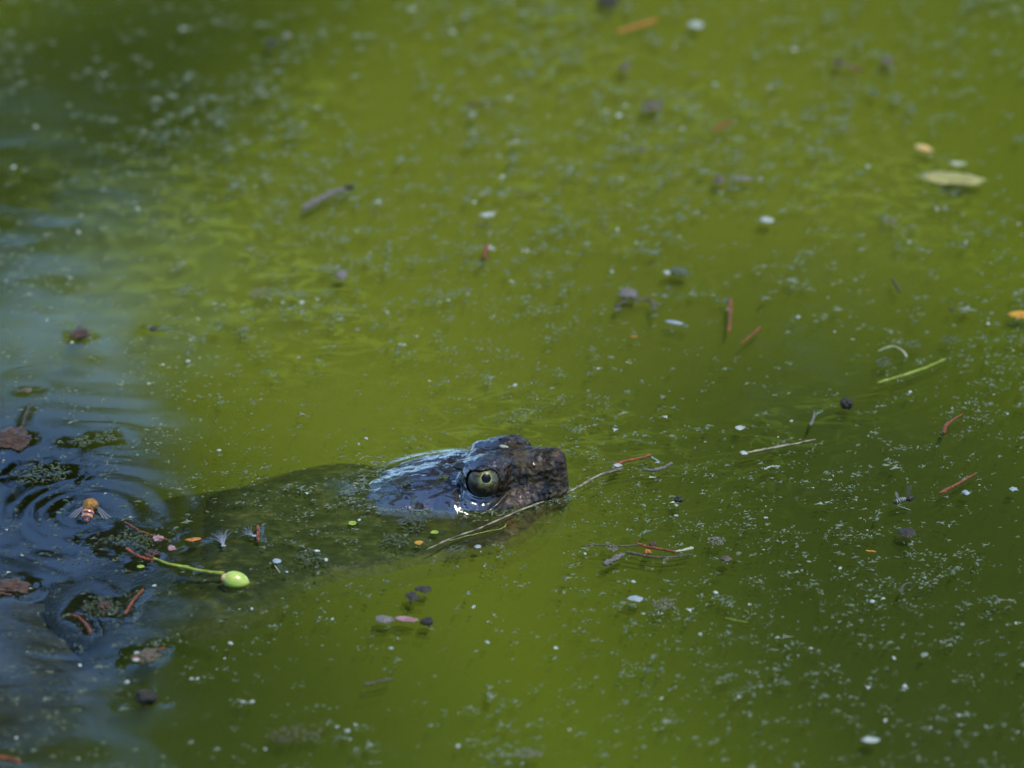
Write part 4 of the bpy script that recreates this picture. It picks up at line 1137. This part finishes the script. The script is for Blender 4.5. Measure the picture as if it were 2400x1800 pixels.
# ------------------------------------------------------------------ bee afloat, seen from behind
bee = empty("bee", BEE - Vector((0, 0, 0.7 * MM)))
tag(bee, "fuzzy amber bee floating with spread wings amid ripples", "bee")
tb = NT("bee_abdomen"); cob = tb.coords()
spb = tb.n("SeparateXYZ"); tb.l(cob, spb.inputs[0])
band = tb.math('SINE', tb.math('MULTIPLY', spb.outputs[1], 2 * math.pi / 0.0030))
M_BEEAB = tb.done(tb.principled(tb.mix(tb.maprange(band, -0.3, 0.3), (0.02, 0.007, 0.004), (0.13, 0.048, 0.014)), 0.25, 0.8, tb.bump(band, 0.6, 0.0004)))
M_BEEFUZZ = simple_mat("bee_fuzz", (0.34, 0.18, 0.035), (0.16, 0.08, 0.018), 900, 0.8)
M_BEEDARK = simple_mat("bee_dark", (0.012, 0.010, 0.009), (0.03, 0.022, 0.016), 900, 0.35, 0.4)
tw = NT("bee_wing")
wp = tw.n("BsdfPrincipled"); wp.inputs["Base Color"].default_value = (0.05, 0.045, 0.042, 1); wp.inputs["Roughness"].default_value = 0.15; wp.inputs["Coat Weight"].default_value = 0.6
wt = tw.n("BsdfTransparent"); wm = tw.n("MixShader"); wm.inputs[0].default_value = 0.28
tw.l(wt.outputs[0], wm.inputs[1]); tw.l(wp.outputs[0], wm.inputs[2])
M_WING = tw.done(wm.outputs[0])
V, F = ellipsoid((3.7 * MM, 3.2 * MM, 3.2 * MM), 20, 14, 0.05, 2, 2)
th = mesh_obj("thorax", V, F, M_BEEFUZZ, bee, (1.2 * MM, 5.6 * MM, 2.0 * MM))
hv, hf = [], []
for i in range(900):
    d = Vector((rnd.gauss(0, 1), rnd.gauss(0, 1), rnd.gauss(0, 1))).normalized()
    if d.z < -0.3: continue
    b = Vector((d.x * 3.6, d.y * 3.1, d.z * 3.1)) * MM
    e = b + (d + Vector((rnd.uniform(-.35, .35), rnd.uniform(-.35, .35), rnd.uniform(-.35, .35)))) * rnd.uniform(0.5, 1.0) * MM
    s = d.cross(Vector((rnd.uniform(-1, 1), rnd.uniform(-1, 1), 0.3))).normalized() * (0.07 * MM)
    q = d.cross(s).normalized() * (0.07 * MM)
    k = len(hv); hv += [b + s, b - s, b + q, e]; hf += [(k, k + 1, k + 3), (k + 1, k + 2, k + 3), (k + 2, k, k + 3)]
fz = mesh_obj("fuzz", hv, hf, M_BEEFUZZ, th); tag(fz, kind="stuff")
V, F = ellipsoid((3.3 * MM, 5.0 * MM, 2.7 * MM), 24, 18, 0.0, 0, 1)
ab = mesh_obj("abdomen", V, F, M_BEEAB, bee, (0.2 * MM, -1.6 * MM, 0.9 * MM)); ab.rotation_euler = (math.radians(14), 0, math.radians(-6))
V, F = ellipsoid((2.2 * MM, 1.5 * MM, 1.7 * MM), 16, 10, 0.05, 5)
mesh_obj("head", V, F, M_BEEDARK, bee, (1.5 * MM, 9.0 * MM, 0.8 * MM))
for s, (ang, L) in ((1, (-58, 12.0)), (-1, (-124, 11.0))):
    n = 16; out = []
    for i in range(n):
        a = 2 * math.pi * i / n; u = (math.cos(a) + 1) / 2
        out.append((u * L * MM, math.sin(a) * 2.4 * MM * (0.45 + 0.65 * u)))
    V, F = flake(out, 0.06 * MM, 0.15 * MM)
    w = mesh_obj("wing", V, F, M_WING, bee, (1.2 * MM + s * 3.0 * MM, 4.0 * MM, 2.6 * MM))
    w.rotation_euler = (math.radians(-8 * s), math.radians(10), math.radians(ang))
    for vn in range(5):
        y0 = (vn - 2) * 0.55 * MM
        V, F = tube([Vector((0.6 * MM, y0 * 0.3, 0.12 * MM)), Vector((L * 0.5 * MM, y0 * 1.2, 0.2 * MM)), Vector((L * 0.92 * MM, y0 * 1.7, 0.1 * MM))], 0.10 * MM, 5)
        mesh_obj("vein", V, F, M_FIBRE if vn % 2 == 0 else M_BEEDARK, w)
for s in (-1, 1):
    for k in range(2):
        V, F = tube([Vector((s * 2.5 * MM, (5 - 3 * k) * MM, 0.8 * MM)), Vector((s * 5.2 * MM, (5.4 - 4.5 * k) * MM, 1.0 * MM)), Vector((s * 6.6 * MM, (4.2 - 6 * k) * MM, -0.3 * MM))], [0.4 * MM, 0.35 * MM, 0.15 * MM], 6)
        mesh_obj("leg", V, F, M_BEEDARK, bee)

# ------------------------------------------------------------------ striped wasp on its side, wings up
wc = at(2116, 1182)
wasp = empty("wasp", wc)
tag(wasp, "small black wasp with white bands and a raised grey wing at right", "wasp")
P = [at(2094, 1181), at(2104, 1178), at(2114, 1174), at(2124, 1173), at(2133, 1172), at(2140, 1169)]
P = smooth_line([Vector((p.x - wc.x, p.y - wc.y, 0.8 * MM)) for p in P], 22)
R = [0.35, 0.7, 0.95, 1.05, 1.1, 1.15, 1.15, 1.15, 1.15, 1.1, 1.05, 0.95, 0.8, 0.75, 1.0, 1.25, 1.35, 1.3, 1.1, 0.95, 1.0, 0.6]
V, F = tube(P, [r * MM for r in R], 12)
mesh_obj("body", V, F, M_BEEDARK, wasp)
for i in (3, 5, 7, 9, 11):
    d = (P[i + 1] - P[i - 1]).normalized() * (0.22 * MM)
    V, F = tube([P[i] - d, P[i] + d], [(R[i] + 0.06) * MM] * 2, 12)
    mesh_obj("band", V, F, M_WHITE, wasp)
for (tipx, tipy, tz, wd) in ((2131, 1172, 8.5, 1.6), (2099, 1170, 4.2, 0.9)):
    b = P[14] if tipx > 2110 else P[5]
    tip = Vector((at(tipx, tipy).x - wc.x, at(tipx, tipy).y - wc.y, tz * MM))
    ax = tip - b
    sd = Vector((0.9, 0.3, 0.0)).normalized()
    n = 14; V = []
    for i in range(n):
        a = 2 * math.pi * i / n; u = (math.cos(a) + 1) / 2
        V.append(b + ax * u + sd * (math.sin(a) * wd * MM * (0.3 + 0.9 * u)))
    h = len(V); nrm = ax.cross(sd).normalized() * (0.05 * MM)
    V = [p + nrm for p in V] + [p - nrm for p in V]
    F = [tuple(range(n)), tuple(range(n, 2 * n))[::-1]] + [(i, i + n, (i + 1) % n + n, (i + 1) % n) for i in range(n)]
    mesh_obj("wing", V, F, M_WING, wasp, smooth=False)
V, F = tube([P[20], P[20] + Vector((1.6, -0.6, 0.9)) * MM, P[20] + Vector((3.6, -1.6, -0.2)) * MM], [0.2 * MM, 0.18 * MM, 0.1 * MM], 6)
mesh_obj("antenna", V, F, M_BEEDARK, wasp)

# ------------------------------------------------------------------ seed fluff
for (label, bx, by, fan, n, L) in (("white feathery seed fluff fanning out left of the short orange needle", 524, 1281, 108, 64, 9.0), ("small faint white fluff against the short orange needle", 596, 1258, 150, 30, 7.0)):
    c = at(bx, by)
    fl = empty("seed_fluff", c); tag(fl, label, "seed fluff", "white seed fluff")
    V, F = ellipsoid((1.3 * MM, 0.8 * MM, 0.5 * MM), 12, 8, 0.1, 3)
    mesh_obj("seed_base", V, F, M_FIBRE, fl, (0, 0, 0.5 * MM))
    fv, ff = [], []
    for i in range(n):
        a = math.radians(fan + rnd.gauss(0, 12)); l = L * MM * rnd.uniform(0.45, 1.2)
        bend = rnd.uniform(-0.7, 0.7)
        pts = [Vector((math.cos(a + bend * u) * l * u, math.sin(a + bend * u) * l * 1.6 * u, (0.2 + 1.2 * u * (1 - 0.5 * u) * rnd.uniform(0.7, 1.3)) * MM)) for u in (0, .3, .6, 1)]
        V, F = tube(pts, [0.07 * MM, 0.06 * MM, 0.05 * MM, 0.03 * MM], 4)
        k = len(fv); fv += V; ff += [tuple(q + k for q in f) for f in F]
    o = mesh_obj("filaments", fv, ff, M_FIBRE, fl); tag(o, kind="stuff")

# ------------------------------------------------------------------ small bits on the head
for (name, label, cat, mat, px, py, hz, L, W, turn) in (
        ("algae_scrap", "green algae scrap stuck to the back of the turtle's head", "algae", M_DULLGREEN, 948, 1138, 13, 12.0, 7.0, -14),
        ("algae_scrap", "small dark green algae scrap nearer the turtle's eye", "algae", M_DULLGREEN, 1040, 1120, 17, 7.0, 5.0, 10),
        ("pale_flake", "pale green flake lying between the turtle's eyes", "flake", M_PALESTEM, 1180, 1048, 20, 6.0, 2.0, 12)):
    lo = at(px, py, 0)
    d = (lo - cam_pos).normalized()
    inv = Matrix.Rotation(YAW, 4, 'Z') @ Matrix.Translation(-HEAD)
    o0 = inv @ cam_pos; d0 = (inv.to_3x3() @ d).normalized()
    hit, nor, ix, dd = bvh.ray_cast(o0, d0)
    if hit is None: continue
    V, F = crumb_heap((L / 2, W / 2, 0.6), px) if name == "algae_scrap" else flake(ragged_outline(L / 2 * MM, W / 2 * MM, 14, 0.35, px), 0.8 * MM, 0.5 * MM)
    wpos = inv.inverted() @ hit
    wnor = (inv.inverted().to_3x3() @ nor).normalized()
    o = mesh_obj(name, V, F, mat, None, wpos + wnor * (0.25 * MM))
    o.rotation_euler = (wnor.to_track_quat('Z', 'Y') @ Euler((0, 0, math.radians(turn))).to_quaternion()).to_euler()
    tag(o, label, cat)

# ------------------------------------------------------------------ scum: innumerable crumbs of duckweed and algae on the surface
def make_scum_mat():
    t = NT("scum_crumbs")
    at_ = t.n("Attribute", attribute_name="tone")
    col = t.ramp(at_.outputs["Fac"], [(0.0, (0.005, 0.007, 0.003)), (0.35, (0.022, 0.031, 0.014)), (0.7, (0.036, 0.045, 0.027)), (0.95, (0.050, 0.060, 0.042)), (1.0, (0.15, 0.16, 0.14))])
    return t.done(t.principled(col, 0.5, 0.0, spec=0.3))


M_SCUM = make_scum_mat()
NCL = 19000
cx = rng.uniform(-0.50, 0.50, NCL * 3); cy = rng.uniform(-0.50, 0.75, NCL * 3)
dn = 0.5 + 0.5 * fbm(cx / 0.085, cy / 0.14, 0, 81, 3)
blue_c = at(110, 1330)
in_blue = np.exp(-((cx - blue_c.x) / 0.07) ** 2 - ((cy - blue_c.y) / 0.15) ** 2)
dn = (np.clip(dn, 0, 1.3) ** 1.9 * 1.5 + 0.16 + 1.1 * in_blue * np.clip(dn, 0.2, 1)) * np.where(cy < -0.05, 1.2, 1.0) * (1 + 0.25 * np.exp(-((cx + 0.24) / 0.12) ** 2 - ((cy - 0.38) / 0.25) ** 2))
keep = rng.uniform(0, 1, NCL * 3) < np.clip(dn, 0.05, 1) * 0.55
cx, cy = cx[keep][:NCL], cy[keep][:NCL]
hx_, hy_ = (cx - HEAD.x) / MM, (cy - HEAD.y) / MM
lx_, ly_ = CY * hx_ - SY * hy_, SY * hx_ + CY * hy_
on_head = turtle_sdf(lx_, ly_, np.zeros_like(lx_)) < 2.5
cx, cy = cx[~on_head], cy[~on_head]
# scum gathers along the water line of the head
rim = []
while len(rim) < 260:
    X, Y = HEAD.x + rnd.uniform(-0.08, 0.07), HEAD.y + rnd.uniform(-0.06, 0.05)
    ax_, ay_ = (X - HEAD.x) / MM, (Y - HEAD.y) / MM
    dd = float(turtle_sdf(np.array([CY * ax_ - SY * ay_]), np.array([SY * ax_ + CY * ay_]), np.array([0.0]), False)[0])
    if 0.6 < dd < 0.6 + abs(rnd.gauss(0, 3.0)): rim.append((X, Y))
cx = np.concatenate([cx, [p[0] for p in rim]]); cy = np.concatenate([cy, [p[1] for p in rim]])
SVl, SFl, tone = [], [], []
clear_c = at(40, 1330)
for X, Y in zip(cx, cy):
    nb = rnd.choice((1, 1, 2, 3, 4, 6, 9))
    spread = rnd.uniform(0.6, 1.0) * (0.4 + 0.22 * nb) * MM
    dark = math.exp(-(((X - clear_c.x) / 0.12) ** 2 + ((Y - clear_c.y) / 0.15) ** 2))
    base_t = rnd.uniform(0.35, 0.75) * (1 - 0.75 * dark)
    stretch_a = rnd.gauss(0.3, 0.4)
    for b in range(nb):
        u, v = rnd.gauss(0, 1) * spread * 1.5, rnd.gauss(0, 1) * spread
        px_ = X + u * math.cos(stretch_a) - v * math.sin(stretch_a); py_ = Y + u * math.sin(stretch_a) + v * math.cos(stretch_a)
        L = rnd.lognormvariate(0.18, 0.5) * MM; L *= 1.0 + 0.5 * min(max(Y / 0.35, 0.0), 1.0); W = L * rnd.uniform(0.25, 0.8)
        a = rnd.uniform(0, math.pi)
        tx, ty = rnd.gauss(0, 0.08), rnd.gauss(0, 0.08)
        z0 = surf_z(px_, py_) + rnd.uniform(0.0, 0.16) * MM
        ca, sa = math.cos(a), math.sin(a)
        k = len(SVl)
        n = 6
        star = rnd.random() < 0.55
        if star: L *= 1.25; W = L * rnd.uniform(0.6, 0.95)
        for i in range(n):
            q = 2 * math.pi * (i + rnd.uniform(-0.3, 0.3)) / n
            rr = (rnd.uniform(0.9, 1.4) if i % 2 else rnd.uniform(0.18, 0.4)) if star else rnd.uniform(0.5, 1.2)
            ex, ey = L / 2 * math.cos(q) * rr, W / 2 * math.sin(q) * rr
            SVl.append((px_ + ex * ca - ey * sa, py_ + ex * sa + ey * ca, z0 + ex * tx + ey * ty))
        SVl.append((px_, py_, z0 + 0.08 * L))
        tb_ = min(1.0, max(0.0, base_t + rnd.gauss(0, 0.12)))
        if rnd.random() < 0.012: tb_ = 1.0
        for i in range(n):
            SFl.append((k + i, k + (i + 1) % n, k + n))
        tone += [tb_] * (n + 1)
so = np_mesh("floating_scum", np.array(SVl), np.array(SFl), M_SCUM, smooth=False)
att = so.data.attributes.new("tone", 'FLOAT', 'POINT')
att.data.foreach_set("value", np.array(tone, dtype=np.float32))
tag(so, "fine grey green crumbs of duckweed and algae strewn over the water", kind="stuff")

# ------------------------------------------------------------------ trees on the far bank, mirrored in the water
M_BARK = simple_mat("tree_bark", (0.05, 0.04, 0.03), (0.10, 0.08, 0.06), 12, 0.9, 0, 0.8, 0.02)
M_LEAF = simple_mat("tree_leaf", (0.035, 0.065, 0.012), (0.075, 0.10, 0.02), 1.5, 0.6, wet=1.0)


def tree(x, y, h, crown_c, crown_r, n, label, seed):
    r = random.Random(seed)
    g = ground_z(x, y)
    root = empty("bank_tree", (x, y, g)); tag(root, label, "tree", "trees on the far bank")
    tp_ = [Vector((0, 0, 0)), Vector((r.uniform(-.1, .1), 0, h * 0.3)), Vector((r.uniform(-.2, .2), r.uniform(-.2, .2), h * 0.6)), Vector((crown_c[0] * 0.6, crown_c[1] * 0.6, h * 0.92))]
    P = smooth_line(tp_, 14)
    V, F = tube(P, [0.20 * (1 - i / 14.5) + 0.02 for i in range(14)], 10, 0.1)
    mesh_obj("trunk", V, F, M_BARK, root)
    cc = Vector((crown_c[0], crown_c[1], crown_c[2] - g)); cr = crown_r
    clumps = []
    for k in range(90):
        d = Vector((r.gauss(0, 1), r.gauss(0, 1), r.gauss(0, 1))).normalized() * r.uniform(0.35, 1.0)
        clumps.append(Vector((cc.x + d.x * cr[0], cc.y + d.y * cr[1], cc.z + d.z * cr[2])))
    for k in range(9):
        e = clumps[k]; b = P[r.randint(6, 12)]
        V, F = tube(smooth_line([b, (b + e) / 2 + Vector((0, 0, 0.15)), e], 6), [0.06, 0.05, 0.04, 0.03, 0.02, 0.01], 6)
        mesh_obj("limb", V, F, M_BARK, root)
    lv = np.zeros((n * 4, 3)); 
    for i in range(n):
        c = clumps[r.randrange(len(clumps))]
        p = c + Vector((r.gauss(0, 0.19), r.gauss(0, 0.19), r.gauss(0, 0.17)))
        a = Vector((r.uniform(-1, 1), r.uniform(-1, 1), r.uniform(-0.5, 0.5))).normalized(); b = a.cross(Vector((r.uniform(-.6, .6), r.uniform(-.6, .6), 1))).normalized()
        L, W = r.uniform(0.07, 0.12), r.uniform(0.04, 0.07)
        lv[i * 4:i * 4 + 4] = (p - a * L, p + b * W, p + a * L, p - b * W)
    lf = np.arange(n * 4).reshape(n, 4)
    o = np_mesh("crown", lv, lf, M_LEAF, root, smooth=False); tag(o, kind="stuff")


tree(-0.05, 10.6, 8.2, (0.0, 0.0, 5.6), (0.85, 0.9, 3.1), 15000, "slender columnar tree on the far bank, mirrored behind the turtle", 1)
tree(-1.75, 10.4, 5.7, (0.0, 0.0, 4.15), (1.5, 1.1, 1.45), 9000, "low bushy tree on the far bank, mirrored at the upper left", 2)
tree(-2.3, 14.6, 13.2, (0.35, 0.0, 10.9), (1.7, 1.3, 2.0), 9000, "tall leaning tree behind, mirrored at the lower left", 3)
tree(0.5, 13.6, 11.4, (0.0, 0.0, 9.6), (1.7, 1.1, 1.6), 7000, "tall tree in the second row, mirrored at the bottom centre", 4)
tree(1.05, 10.3, 4.9, (0.0, 0.0, 3.4), (0.95, 0.9, 1.55), 6000, "small round tree on the far bank, mirrored at the upper right", 5)
tree(2.40, 10.7, 8.8, (0.0, 0.0, 5.9), (1.65, 1.1, 3.3), 13000, "broad leafy tree on the far bank, mirrored at the right", 6)
tree(5.9, 11.0, 7.5, (0.0, 0.0, 5.2), (2.0, 1.5, 2.6), 3500, "round leafy tree farther right along the bank", 7)
tree(-5.9, 10.6, 7.0, (0.0, 0.0, 4.8), (2.0, 1.5, 2.4), 3500, "round leafy tree farther left along the bank", 8)
tree(-4.0, 10.8, 8.0, (0.0, 0.0, 5.3), (1.5, 1.2, 2.9), 6000, "dense leafy tree on the bank left of the gap of sky", 9)
tree(4.3, 11.2, 8.4, (0.0, 0.0, 5.5), (1.3, 1.2, 3.0), 5000, "dense leafy tree on the bank right of the broad tree", 10)
